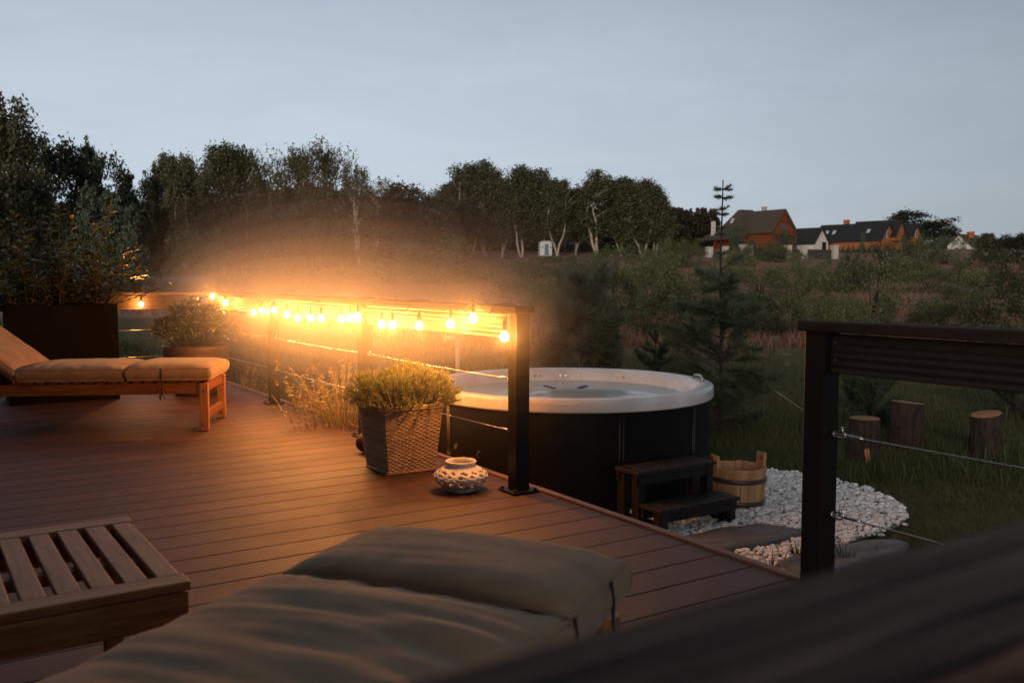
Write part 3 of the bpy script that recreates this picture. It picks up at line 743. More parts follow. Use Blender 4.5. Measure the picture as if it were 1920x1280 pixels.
# ------------------------------------------------------------------ bucket
bc_ = G(1383, 945, GZ + .03)
bk = thing('wooden_bucket', 'pale wooden bucket with two raised ears and dark hoops on white gravel', 'bucket', (bc_.x, bc_.y, GZ + .03), 0)
BR = .192; BH = .27
ear = math.atan2(-ST, CT)          # the ears stand left and right as seen from the deck
Vb, Fb = [], []
bd = MB(); NS = 22
for k in range(NS):
    a0_, a1_ = 2 * math.pi * k / NS + .004, 2 * math.pi * (k + 1) / NS - .004
    mid_ = (a0_ + a1_) / 2
    is_ear = any(abs((mid_ - ear - off + math.pi) % (2 * math.pi) - math.pi) < .20 for off in (.25, math.pi + .25))
    hh = BH + (.085 if is_ear else 0) + .002 * (k % 3)
    vs = []
    for z, rr in ((0, BR * .90), (hh, BR * (.90 + .1 * hh / BH))):
        for a in (a0_, mid_, a1_):
            vs.append((rr * math.cos(a), rr * math.sin(a), z))
        for a in (a1_, mid_, a0_):
            vs.append(((rr - .02) * math.cos(a), (rr - .02) * math.sin(a), z))
    bd.add(vs, [(0,1,2,3,4,5)[::-1], (6,7,8,9,10,11)] + [(i, (i + 1) % 6, 6 + (i + 1) % 6, 6 + i) for i in range(6)])
bdo = bd.build('stave_body', M['bucket_wood'], bk, bevel=.003)
MB().disc(BR * .9 - .012, .03, 32).build('bottom_board', M['bucket_wood'], bk)
for z in (.02, .175):
    r0 = BR * (.90 + .1 * z / BH) + .0015
    MB().lathe([(r0, z), (r0 + .003, z + .001), (r0 + .0055, z + .033), (r0 + .002, z + .034)], 48).build('hoop', M['hoop'], bk)
for off in (.25, math.pi + .25):
    a = ear + off; c = Vector((math.cos(a), math.sin(a), 0)); z = Vector((0, 0, BH + .045))
    hl = MB().tube([c * (BR * 1.035 - .024) + z, c * (BR * 1.035 + .006) + z], .014, 10); hl.build('grip_hole', M['black_rubber'], bk)

# ------------------------------------------------------------------ basket, lantern, ball
q0 = G(728, 891); q1 = G(811, 882)
BW, TW, BHT = .305, .385, .40
bs = thing('wicker_planter', 'square tapered brown wicker planter beside the deck edge', 'planter', (q0.x + BW / 2, q0.y + BW / 2, 0), 0)
wk = MB()
rows, colsn = 32, 15
for r_ in range(rows):
    z = .012 + (BHT - .03) * (r_ + .5) / rows; half = lerp(BW, TW, z / BHT) / 2
    hz = (BHT - .03) / rows * .47
    for side in range(4):
        Mr = Matrix.Rotation(side * math.pi / 2, 3, 'Z')
        pts = []
        nn = colsn * 4
        for i in range(nn + 1):
            x = -half + 2 * half * i / nn
            y_ = -half - .004 * math.sin(math.pi * (i / nn * colsn) + (r_ % 2) * math.pi) - .003 * (1 - (abs(x) / half) ** 8)
            pts.append((x, y_))
        vs = []
        for x, y_ in pts:
            for dz, dy in ((-hz, .002), (-hz * .45, -.0025), (hz * .45, -.0025), (hz, .002)):
                vs.append(Mr @ Vector((x, y_ + dy, z + dz)))
        fs = [(i * 4 + k, (i + 1) * 4 + k, (i + 1) * 4 + k + 1, i * 4 + k + 1) for i in range(nn) for k in range(3)]
        wk.add(vs, fs, True)
wk.build('woven_wall', M['wicker'], bs)
inn = MB()
hb, ht = BW / 2 - .008, TW / 2 - .008
inn.add([(-hb,-hb,.006),(hb,-hb,.006),(hb,hb,.006),(-hb,hb,.006),(-ht,-ht,BHT-.02),(ht,-ht,BHT-.02),(ht,ht,BHT-.02),(-ht,ht,BHT-.02)], [(3,2,1,0),(0,1,5,4),(1,2,6,5),(2,3,7,6),(3,0,4,7)]); inn.build('liner', M['wicker_core'], bs)
rm = MB(); tq = TW / 2
for side in range(4):
    Mr = Matrix.Rotation(side * math.pi / 2, 3, 'Z')
    for k in range(2): rm.tube([Mr @ Vector((-tq, -tq - .003, BHT - .016 + k * .013)), Mr @ Vector((tq, -tq - .003, BHT - .016 + k * .013))], .0085, 7)
    rm.tube([Mr @ Vector((-BW / 2, -BW / 2 - .001, .006)), Mr @ Vector((BW / 2, -BW / 2 - .001, .006))], .008, 6)
rm.build('rim', M['wicker'], bs)
MB().box((0, 0, BHT - .05), (TW - .035, TW - .035, .02)).build('soil', M['soil'], bs)

lc = G(864, 918)
ln = thing('openwork_lantern', 'squat cream ceramic lantern pierced with leaf scrolls on the deck', 'lantern', (lc.x, lc.y, 0))
prof = [(.072, .0), (.074, .012), (.068, .02), (.10, .032), (.132, .055), (.148, .082), (.150, .098), (.142, .115), (.120, .136), (.094, .150), (.078, .158), (.074, .166), (.078, .182), (.082, .186)]
prof = [(r_ * (1.0 if .04 < z < .15 else 1.06), z * .84) for r_, z in prof]
def smooth_prof(pr, n):
    out = []
    for i in range(len(pr) - 1):
        for k in range(n): out.append((lerp(pr[i][0], pr[i + 1][0], k / n), lerp(pr[i][1], pr[i + 1][1], k / n)))
    return out + [pr[-1]]
sp = smooth_prof(prof, 4); NA = 150
l = MB(); vs = [(r_ * math.cos(2 * math.pi * k / NA), r_ * math.sin(2 * math.pi * k / NA), z) for r_, z in sp for k in range(NA)]
fs = []
for i in range(len(sp) - 1):
    for k in range(NA):
        z = (sp[i][1] + sp[i + 1][1]) / 2 / .84; a = 2 * math.pi * (k + .5) / NA
        hole = False
        if .034 < z < .148:
            # leaf-shaped piercings in three leaning rows
            for row, (zc, hh_, cnt, lean) in enumerate(((.050, .012, 14, .5), (.070, .011, 15, -.6), (.092, .012, 15, .5), (.113, .011, 14, -.5), (.132, .010, 13, .5))):
                ph = (a / (2 * math.pi) * cnt + .37 * row + lean * (z - zc) * 14) % 1 - .5
                q = (z - zc) / hh_
                w = (.27 + .08 * math.sin(7.1 * row + 3.7 * math.floor(a / (2 * math.pi) * cnt + .37 * row + lean * (z - zc) * 14))) * (1 - abs(q) ** 1.6) * (1 - .35 * q * (1 if row % 2 else -1))
                if abs(q) < 1 and abs(ph + .10 * math.sin(q * 3)) < w: hole = True
        if not hole: fs.append((i * NA + k, i * NA + (k + 1) % NA, (i + 1) * NA + (k + 1) % NA, (i + 1) * NA + k))
l.add(vs, fs, True); lo_ = l.build('pierced_body', M['ceramic'], ln)
sd = lo_.modifiers.new('thick', 'SOLIDIFY'); sd.thickness = .009; sd.offset = -1
MB().lathe([(.001, .004), (.07, .004), (.072, .008), (.001, .012)], 32).build('bottom_plate', M['ceramic'], ln)
MB().tube([(0, 0, .012), (0, 0, .075)], .03, 20).build('inner_cup', M['glass'], ln)

bcn = G(688, 848)
bl = MB()
prf = [(.001, 0)] + [(.072 * math.sin(a), .068 - .068 * math.cos(a)) for a in np.linspace(.2, 2.95, 22)] + [(.001, .136)]
NB = 40; vs = []
for r_, z in prf:
    for k in range(NB):
        a = 2 * math.pi * k / NB; rr = r_ * (1 + .045 * math.sin(a * 9 + z * 60)); vs.append((rr * math.cos(a), rr * math.sin(a), z))
bl.add(vs, [(i * NB + k, i * NB + (k + 1) % NB, (i + 1) * NB + (k + 1) % NB, (i + 1) * NB + k) for i in range(len(prf) - 1) for k in range(NB)], True)
tag(bl.build('decorative_ball', M['ball'], at=(bcn.x, bcn.y, .001)), 'small dark ribbed ball half hidden behind the wicker planter', 'ball')

# ------------------------------------------------------------------ big planter and bowl
pc = D(121, 640, 8.45)
PW, PD, PHH = .93, .46, .90
bp_ = thing('box_planter', 'tall dark rectangular box planter behind the far sun lounger', 'planter', (pc.x, pc.y + PD / 2, 0), 0)
w = .022
b_ = MB()
b_.box((0, -PD / 2 + w / 2, PHH / 2), (PW, w, PHH)); b_.box((0, PD / 2 - w / 2, PHH / 2), (PW, w, PHH)); b_.box((-PW / 2 + w / 2, 0, PHH / 2), (w, PD - 2 * w, PHH)); b_.box((PW / 2 - w / 2, 0, PHH / 2), (w, PD - 2 * w, PHH)); b_.box((0, 0, .02), (PW - 2 * w, PD - 2 * w, .03))
b_.build('planter_wall', M['planter_dark'], bp_)
MB().box((0, 0, PHH - .06), (PW - 2 * w - .002, PD - 2 * w - .002, .02)).build('soil', M['soil'], bp_)
oc = G(370, 738)
ob = thing('bowl_planter', 'round brown bowl planter between far lounger and railing', 'planter', (oc.x, oc.y, 0))
MB().lathe([(.001, .002), (.19, .002), (.215, .02), (.29, .26), (.318, .44), (.32, .485), (.312, .49), (.296, .486), (.285, .40), (.001, .40)], 56).build('bowl', M['bowl'], ob)
MB().disc(.283, .425, 40).build('soil', M['soil'], ob)

# ------------------------------------------------------------------ log stumps
def stump(label, px, pt, pb, wpx, lean, seed, strip=None, tilt=(0, 0)):
    b = G(px, pb, GZ); Yd = wc(b.x, b.y)[1]
    r0 = wpx / F * Yd / 2; hgt = (pb - pt) / F * Yd * 1.0
    t = thing('log_stump', label, 'log stump', (b.x, b.y, GZ - .01), seed * 1.7, 'upright log stumps')
    nA, nz = 40, 12; vs = []
    for i in range(nz + 1):
        z = hgt * i / nz
        for k in range(nA):
            a = 2 * math.pi * k / nA
            rr = r0 * (1 + .05 * mnoise.noise(Vector((math.cos(a) * 1.5, math.sin(a) * 1.5, seed))) + .075 * mnoise.noise(Vector((math.cos(a) * 7, math.sin(a) * 7, z * 3 + seed)))) * (1.04 - .06 * i / nz)
            zz = z + (i / nz) * (tilt[0] * math.cos(a) + tilt[1] * math.sin(a)) * r0
            vs.append((rr * math.cos(a) + lean * z, rr * math.sin(a), zz))
    m = MB(); m.add(vs, [(i * nA + k, i * nA + (k + 1) % nA, (i + 1) * nA + (k + 1) % nA, (i + 1) * nA + k) for i in range(nz) for k in range(nA)], True); m.build('bark', M['bark'], t)
    top = [Vector(v) for v in vs[-nA:]]; c = sum(top, Vector()) / nA
    q = MB(); q.add([c + (v - c) * .93 + Vector((0, 0, .006)) for v in top] + [v + Vector((0, 0, .0)) for v in top] + [c + Vector((0, 0, .007))], [(k, (k + 1) % nA, 2 * nA) for k in range(nA)] + [(nA + k, nA + (k + 1) % nA, (k + 1) % nA, k) for k in range(nA)], True); q.build('cut_face', M['cut_wood'], t)
    if strip:
        a0_, a1_, z1 = strip; s = MB(); vv = []
        vw = math.atan2(-b.y, -b.x) - seed * 1.7
        for z in np.linspace(0, hgt * z1, 7):
            for a in np.linspace(a0_, a1_, 4): 
                rr = r0 * 1.075 * (1.04 - .06 * z / hgt); wob = .04 * math.sin(z * 30); vv.append((rr * math.cos(vw + a + wob) + lean * z, rr * math.sin(vw + a + wob), z))
        s.add(vv, [(i * 4 + k, i * 4 + k + 1, (i + 1) * 4 + k + 1, (i + 1) * 4 + k) for i in range(6) for k in range(3)], True); s.build('bare_strip', M['bare_wood'], t)
    return t
stump('short log stump with a pale peeled strip, nearest the right railing post', 1619, 780, 862, 56, 0, 1, strip=(.05, .35, .36))
stump('tallest log stump with bright sawn top in front of the small pine', 1698, 751, 838, 58, -.03, 2, tilt=(.1, -.05))
stump('log stump with a slanted top, rightmost of the three on the lawn', 1846, 772, 858, 54, 0, 3.2, tilt=(.16, .1))

# ------------------------------------------------------------------ standpipe, guy rope, shed bits
pp, Yp = T(858, 742)
pp = cw((858 - 960) / F * 9.6, 9.6, GZ); top = D(858, 634, 9.6).z
sp_ = thing('standpipe', 'slim pale standpipe with a hooked spout behind the hot tub', 'water pipe', tuple(pp))
th_ = top - GZ
MB().tube([(0, 0, 0), (0, 0, th_ - .045)], .024, 12).build('pipe', M['pipe'], sp_)
dl = cw(-1, 0); 
arc = [Vector((0, 0, th_ - .05))] + [dl * (.06 - .06 * math.cos(a)) + Vector((0, 0, th_ - .045 + .05 * math.sin(a))) for a in np.linspace(0, 1.6, 6)] + [dl * .12 + Vector((0, 0, th_)), dl * .135 + Vector((0, 0, th_ - .045))]
MB().tube(arc, .021, 10).build('spout', M['pipe'], sp_)

# ------------------------------------------------------------------ unseen house wall and eave, added to shade the deck from the left
hw = MB()
for k in range(17): hw.box((-2.75, 3.5, GZ + .1 + k * .186), (.05, 12.4, .18))
hw.box((-2.85, 3.5, 1.1), (.14, 12.4, 3.1)); hwo = hw.build('added_house_wall', M['added_wall_clad']); tag(hwo, kind='structure')
ev = MB(); ev.box((-1.95, 3.5, 2.74), (1.9, 12.9, .12)); ev.box((-.985, 3.5, 2.72), (.03, 12.9, .2)); ev.build('added_shade_eave', M['added_wall_clad'], hwo)
# ------------------------------------------------------------------ trees
def limb(mb, p, q, r0, r1, bend=.06, n=5, seed=0):
    p, q = Vector(p), Vector(q); L = (q - p).length
    pts = [p.lerp(q, t) + Vector((mnoise.noise(Vector((seed, t * 2, 0))), mnoise.noise(Vector((seed, t * 2, 5))), 0)) * bend * L * math.sin(math.pi * t) for t in np.linspace(0, 1, n)]
    mb.tube(pts, [lerp(r0, r1, t) for t in np.linspace(0, 1, n)], 6, cap=False); return pts
def crown_points(rg, prof, n_cl, per, spread, hollow=.35, zlo=.2, zhi=1.0, lump=.25, seed=0):
    """clumps of leaves inside an uneven envelope; prof(z) = radius at height z (unit tree)"""
    C = []
    while len(C) < n_cl:
        z = rg.uniform(zlo, zhi); a = rg.uniform(0, 2 * math.pi)
        rr = prof(z) * (1 + lump * mnoise.noise(Vector((math.cos(a) * 1.6, math.sin(a) * 1.6, z * 5 + seed))))
        if rr <= 0: continue
        r_ = rr * math.sqrt(rg.uniform(hollow ** 2, 1))
        C.append((r_ * math.cos(a), r_ * math.sin(a), z))
    return np.array(C)
TREES = {}
def proto(kind, seed):
    """unit-height tree: returns (trunk mesh, crown mesh)"""
    rg = np.random.default_rng(100 + seed); tr = MB(); rnd = random.Random(seed)
    if kind in ('birch', 'sparse'):
        top = lambda z: .20 * (max(0, (z - (.14 if seed >= 3 or kind == 'sparse' else -.05))) ** .45) * (max(0, 1.02 - z) ** .55) * 2.0
        stems = rnd.choice([1, 2, 2, 3]) if kind == 'birch' else 3
        for s in range(stems):
            a = rnd.uniform(0, 6.28) if s else 0.3 + seed
            off = .0 if stems == 1 else .11
            t1 = Vector((math.cos(a + s * 2.4) * off, math.sin(a + s * 2.4) * off, .42)); t2 = t1 * .9 + Vector((rnd.uniform(-.03, .03), rnd.uniform(-.03, .03), .40))
            limb(tr, (0, 0, -.03), t1, .0135, .0085, .10, 6, seed + s); limb(tr, t1, t2, .0085, .003, .08, 5, seed + s + 3)
            for k in range(6):
                z = rnd.uniform(.35, .75); b0 = Vector((t1.x * min(1, z / .42), t1.y * min(1, z / .42), z)); aa = rnd.uniform(0, 6.28)
                limb(tr, b0, b0 + Vector((math.cos(aa) * .1, math.sin(aa) * .1, .10)), .0042, .0015, .1, 4, k)
        n_cl, per = (200, 88) if kind == 'birch' else (75, 62)
        C = crown_points(rg, top, n_cl, per, 0, .3, .17 if seed >= 3 or kind == 'sparse' else .03, .97, .95, seed)
        lowmask = C[:, 2] > ((.2 + .16 * rg.uniform(size=len(C))) if seed >= 3 else .02 + .12 * rg.uniform(size=len(C)))
        C = C[lowmask]
        P = np.repeat(C, per, 0); g = rg.normal(size=P.shape)
        drop = np.abs(rg.normal(size=len(P))) * .050
        P = P + g * np.array([.026, .026, .022]); P[:, 2] -= drop * .9
        P[:, 0] += (P[:, 2] - .5) * .03
        tl_ = []
        for q in range(12):
            a = rg.uniform(0, 6.28); r0 = .0 if q == 0 else rg.uniform(.05, .20); zt = 1.0 if q == 0 else 1.0 - r0 * rg.uniform(.6, 1.7)
            m = 170; u = rg.uniform(0, 1, m); w_ = .006 + .034 * u
            tl_.append(np.stack([r0 * math.cos(a) + rg.normal(size=m) * w_ + .03 * (1 - u), r0 * math.sin(a) + rg.normal(size=m) * w_, zt - u * .22], 1))
        P = np.concatenate([P] + tl_)
        V, Fq = leaf_quads(P, .021 if kind == 'birch' else .018, rg, droop=.9, aspect=.5); lm, tm = 'leaf_birch', 'birch_bark'
    elif kind == 'broad':
        top = lambda z: .40 * math.sqrt(max(0, 1 - ((z - .52) / .5) ** 2))
        limb(tr, (0, 0, -.03), (.01, 0, .45), .028, .016, .05, 6, seed)
        for k in range(9):
            a = k * 2.4; limb(tr, (.01, 0, .2 + .03 * k), (.26 * math.cos(a), .26 * math.sin(a), .45 + .045 * k), .011, .003, .12, 5, k)
        C = crown_points(rg, top, 130, 60, 0, .45, .06, 1.0, .5, seed)
        P = np.repeat(C, 60, 0) + rg.normal(size=(130 * 60, 3)) * .036
        V, Fq = leaf_quads(P, .032, rg, aspect=.7); lm, tm = 'leaf_dark', 'trunk'
    elif kind == 'willow':
        top = lambda z: .34 * math.sqrt(max(0, 1 - ((z - .58) / .45) ** 2))
        for k in range(4): limb(tr, (0, 0, -.03), (.14 * math.cos(k * 1.6), .14 * math.sin(k * 1.6), .55), .016, .006, .08, 6, seed + k)
        C = crown_points(rg, top, 130, 60, 0, .4, .16, .98, .35, seed)
        P = np.repeat(C, 66, 0) + rg.normal(size=(130 * 66, 3)) * np.array([.03, .03, .02]); P[:, 2] -= np.abs(rg.normal(size=len(P))) * .045
        tips = C[C[:, 2] > .7]; tp = np.repeat(tips, 14, 0) + rg.normal(size=(len(tips) * 14, 3)) * .012; tp[:, 2] += rg.uniform(.0, .09, len(tp)); tp[:, 0] += .4 * (tp[:, 2] - .8)
        P = np.concatenate([P, tp]); V, Fq = leaf_quads(P, .028, rg, droop=1.1, aspect=.35); lm, tm = 'leaf_willow', 'trunk'
    else:                                            # conifer / pine
        limb(tr, (0, 0, -.03), (.005, 0, .97), .018, .003, .02, 6, seed)
        P = []; nw = 15
        for w_ in range(nw):
            z = .10 + .86 * w_ / nw; rr = (.25 * (1 - z) ** .8 + .02) * rnd.uniform(.75, 1.2)
            for b_ in range(7):
                a = rnd.uniform(0, 6.28); tip = Vector((math.cos(a) * rr, math.sin(a) * rr, z + rr * rnd.uniform(.15, .7)))
                limb(tr, (0, 0, z), tip, .004, .001, .05, 3, b_)
                for q in range(44):
                    t = rnd.uniform(.15, 1.05); c = Vector((0, 0, z)).lerp(tip, t); P.append((c.x + rnd.gauss(0, .016), c.y + rnd.gauss(0, .016), c.z + abs(rnd.gauss(0, .020))))
        for q in range(60): P.append((rnd.gauss(0, .008), rnd.gauss(0, .008), rnd.uniform(.9, 1.02)))
        P = np.array(P); V, Fq = leaf_quads(P, .042, rg, droop=-.8, aspect=.3); lm, tm = ('leaf_pine' if kind == 'pine' else 'leaf_palepine'), 'trunk'
    to = tr.build('trunk', M[tm], smooth_all=True); cr = npmesh('crown', V, Fq, M[lm])
    meshes = (to.data, cr.data)
    bpy.data.objects.remove(to); bpy.data.objects.remove(cr)
    return meshes
def tree(name, label, cat_, base, H, Wd, kind, var, rot, group, natural):
    key = (kind, var)
    if key not in TREES: TREES[key] = proto(kind, var)
    t = thing(name, label, cat_, base, rot, group)
    s = Wd / natural
    for nm, me in zip(('trunk', 'crown'), TREES[key]):
        o = bpy.data.objects.new(nm, me); col.objects.link(o); o.parent = t; o.scale = (s, s, H)
    return t
NAT = dict(birch=.50, sparse=.50, broad=.80, willow=.70, pine=.52, palepine=.52)
TL = [
 # px, top, dist, width, kind, name, label
 (4,172,52,150,'birch','birch_tree','tallest weeping birch, cut off by the left edge of the picture'),
 (70,268,66,120,'broad','broadleaf_tree','dark round-topped tree just right of the tall left birch'),
 (128,278,70,110,'broad','broadleaf_tree','dark broad tree with flat crown left of the spiky fir'),
 (172,262,76,84,'pine','fir_tree','dark spiky fir topping the left tree group'),
 (30,330,50,150,'broad','broadleaf_tree','black bushy tree behind the left end of the laurel'),
 (212,300,84,86,'broad','broadleaf_tree','dark tree with a ragged peak right of the spiky fir'),
 (248,322,86,66,'pine','fir_tree','small pointed dark fir before the notch of sky'),
 (284,338,92,62,'broad','broadleaf_tree','low dark tree filling the notch of sky'),
 (170,345,48,80,'palepine','pine_tree','pale green young pine behind the laurel tips, leftmost of three'),
 (212,352,46,86,'palepine','pine_tree','pale green young pine above the tallest laurel shoot'),
 (252,385,46,70,'palepine','pine_tree','pale green young pine lowest and rightmost of three'),
 (318,284,104,84,'birch','birch_tree','rounded birch at the left end of the middle row'),
 (352,286,102,80,'birch','birch_tree','second rounded birch of the middle row, touching the first'),
 (388,330,110,90,'broad','broadleaf_tree','dark low tree between the two birch peaks of the middle row'),
 (421,264,100,98,'birch','birch_tree','highest narrow birch peak of the middle row'),
 (460,270,101,86,'birch','birch_tree','twin birch peak right of the highest middle one'),
 (490,335,108,70,'birch','birch_tree','low feathery birch left of the big willow'),
 (540,286,100,110,'willow','willow_tree','left shoulder of the wide willow clump, olive green'),
 (586,272,100,122,'willow','willow_tree','wide olive willow with wind-blown tips, centre of the clump'),
 (636,284,102,90,'willow','willow_tree','right end of the willow clump with one upright spike'),
 (600,350,112,130,'broad','broadleaf_tree','dark tree glimpsed under the willow clump'),
 (676,308,100,72,'sparse','birch_tree','thin see-through birch right of the willows, pale forked trunk'),
 (716,330,100,76,'sparse','birch_tree','thinnest birch with sky showing through its hanging twigs'),
 (768,352,96,155,'broad','broadleaf_tree','low rounded brownish tree in the dip between birch rows'),
 (842,340,150,84,'birch','birch_tree','small leaning birch at the left end of the far row'),
 (880,304,150,96,'birch','birch_tree','far-row birch with long pale forked trunks in view'),
 (914,298,152,90,'birch','birch_tree','tallest birch of the far row'),
 (940,332,150,70,'birch','birch_tree','short far-row birch tucked right of the tallest'),
 (978,308,150,82,'birch','birch_tree','far-row birch left of the white cabin, wispy top'),
 (1010,314,152,82,'birch','birch_tree','far-row birch rising right behind the white cabin'),
 (1044,332,150,78,'birch','birch_tree','far-row birch just right of the white cabin, forked trunk'),
 (1078,352,156,84,'birch','birch_tree','shaded far-row birch above the dark house'),
 (1118,318,152,100,'birch','birch_tree','dense pointed birch right of the dark house'),
 (1166,330,152,84,'birch','birch_tree','dense far-row birch third from its right end'),
 (1204,334,150,86,'birch','birch_tree','dense far-row birch second from its right end'),
 (1232,350,150,70,'birch','birch_tree','rounded birch closing the far row at its right end'),
 (1262,402,165,50,'broad','broadleaf_tree','low dark tree sloping down from the right end of the far row'),
 (1708,398,225,125,'broad','oak_tree','big dark oak behind the orange brick house'),
 (1746,416,228,70,'broad','oak_tree','lower oak at the right shoulder of the big one'),
 (1846,436,150,40,'birch','birch_tree','lone young birch in front of the white far house'),
 (1905,440,130,80,'broad','broadleaf_tree','dark tree at the right edge below the horizon'),
]
BV = 0
for i, (px, pt, d, wpx, kd, nm, lb) in enumerate(TL):
    X = (px - CX) / F * d; z0 = zg_c(X, d)
    H = D(px, pt, d).z - z0; Wd = wpx / F * d * 1.22
    v_ = (i % 3 if d < 120 else 3 + i % 3) if kd == 'birch' else i % 2
    tree(nm, lb, nm.split('_')[0] if nm != 'broadleaf_tree' else 'tree', tuple(cw(X, d, z0)), H, Wd, kd, v_, i * 1.31, 'trees beyond the garden', NAT[kd])

# far woods that read as one mass
def wood(name, spans, seed):
    rg = np.random.default_rng(seed); Ps = []
    for px0, px1, top, d in spans:
        n = int((px1 - px0) * 1.1)
        for k in range(n):
            px = rg.uniform(px0, px1); dd = d * rg.uniform(.97, 1.1); X = (px - CX) / F * dd; z0 = zg_c(X, dd)
            H = (D(px, top, dd).z - z0) * rg.uniform(.78, 1.04); m = 230
            z = rg.uniform(0, 1, m); r_ = H * .16 * (1 - z) ** .6 + .25
            a = rg.uniform(0, 6.28, m); q = np.stack([X + r_ * np.cos(a) * rg.uniform(.3, 1, m), dd + r_ * np.sin(a) * rg.uniform(.3, 1, m), z0 + z * H], 1)
            Ps.append(q)
    P = np.concatenate(Ps); W = np.stack([P[:, 0] * CT + P[:, 1] * ST, -P[:, 0] * ST + P[:, 1] * CT, P[:, 2]], 1)
    V, Fq = leaf_quads(W, .7, rg, droop=.3, aspect=.6); o = npmesh(name, V, Fq, M['leaf_brown' if seed == 1 else 'leaf_dark']); tag(o, kind='stuff')
M['leaf_brown'] = leafmat('leaf_brown', (.045, .033, .020), warm=(.075, .05, .03))
wood('pine_wood', [(1256, 1345, 392, 215)], 1)
wood('horizon_wood', [(-420, -60, 360, 95), (1990, 2350, 430, 200), (1738, 1800, 455, 250), (1815, 1990, 450, 255), (-60, 330, 385, 105), (290, 560, 372, 125), (500, 700, 360, 128), (690, 860, 374, 135), (820, 1260, 392, 178)], 2)

# ------------------------------------------------------------------ shrubs on the slope
SHR = {}
def shrub_proto(kind, seed):
    rg = np.random.default_rng(500 + seed); tr = MB(); rnd = random.Random(seed)
    ncl = 75; C = []
    while len(C) < ncl:
        p = rg.uniform(-1, 1, 3); p[2] = abs(p[2])
        if kind == 'cone': lim = (1 - p[2]) ** .8 * .9 + .05
        else: lim = math.sqrt(max(0, 1 - (p[2] - .1) ** 2 * .9))
        lim *= 1 + .5 * mnoise.noise(Vector((p[0] * 1.7, p[1] * 1.7, p[2] * 2 + seed * 3.3)))
        if math.hypot(p[0], p[1]) < lim: C.append(p)
    C = np.array(C)
    for k in range(9):
        c = C[k]; limb(tr, (0, 0, -.04), (c[0] * .5, c[1] * .5, c[2] * .9), .018, .004, .1, 4, k)
    P = np.repeat(C, 72, 0) + rg.normal(size=(ncl * 72, 3)) * np.array([.10, .10, .075])
    sh = C[C[:, 2] > .45]; S = np.repeat(sh, 12, 0); S = S + rg.normal(size=S.shape) * .03; S[:, 2] += rg.uniform(0, .22, len(S))
    P = np.concatenate([P, S]); P[:, 2] = np.maximum(P[:, 2], .0)
    V, Fq = leaf_quads(P, .054, rg, droop=-.4, aspect=.5)
    V[:, 0:2] *= .5
    to = tr.build('stems', M['trunk'], smooth_all=True)
    for v in to.data.vertices: v.co.x *= .5; v.co.y *= .5
    me = {}
    for lm in ('leaf_shrub', 'leaf_shrubdark', 'leaf_shrubpale', 'leaf_palepine', 'leaf_pine'):
        c = npmesh('foliage', V, Fq, M[lm]); me[lm] = c.data; bpy.data.objects.remove(c)
    tm = to.data; bpy.data.objects.remove(to); return tm, me
def shrub(label, px, top, base, wpx, kind='round', lm='leaf_shrub', var=0, name='shrub', cat_='shrub', group='shrubs on the heath slope'):
    key = (kind, var)
    if key not in SHR: SHR[key] = shrub_proto(kind, var)
    p, d = T(px, base)
    H = (base - top) / F * d * 1.0; W = wpx / F * d * 1.28
    t = thing(name, label, cat_, tuple(p), px * .37, group)
    for nm, me in (('stems', SHR[key][0]), ('foliage', SHR[key][1][lm])):
        o = bpy.data.objects.new(nm, me); col.objects.link(o); o.parent = t; o.scale = (W, W, H)
    return t
S, Dk, Pl = 'leaf_shrub', 'leaf_shrubdark', 'leaf_shrubpale'
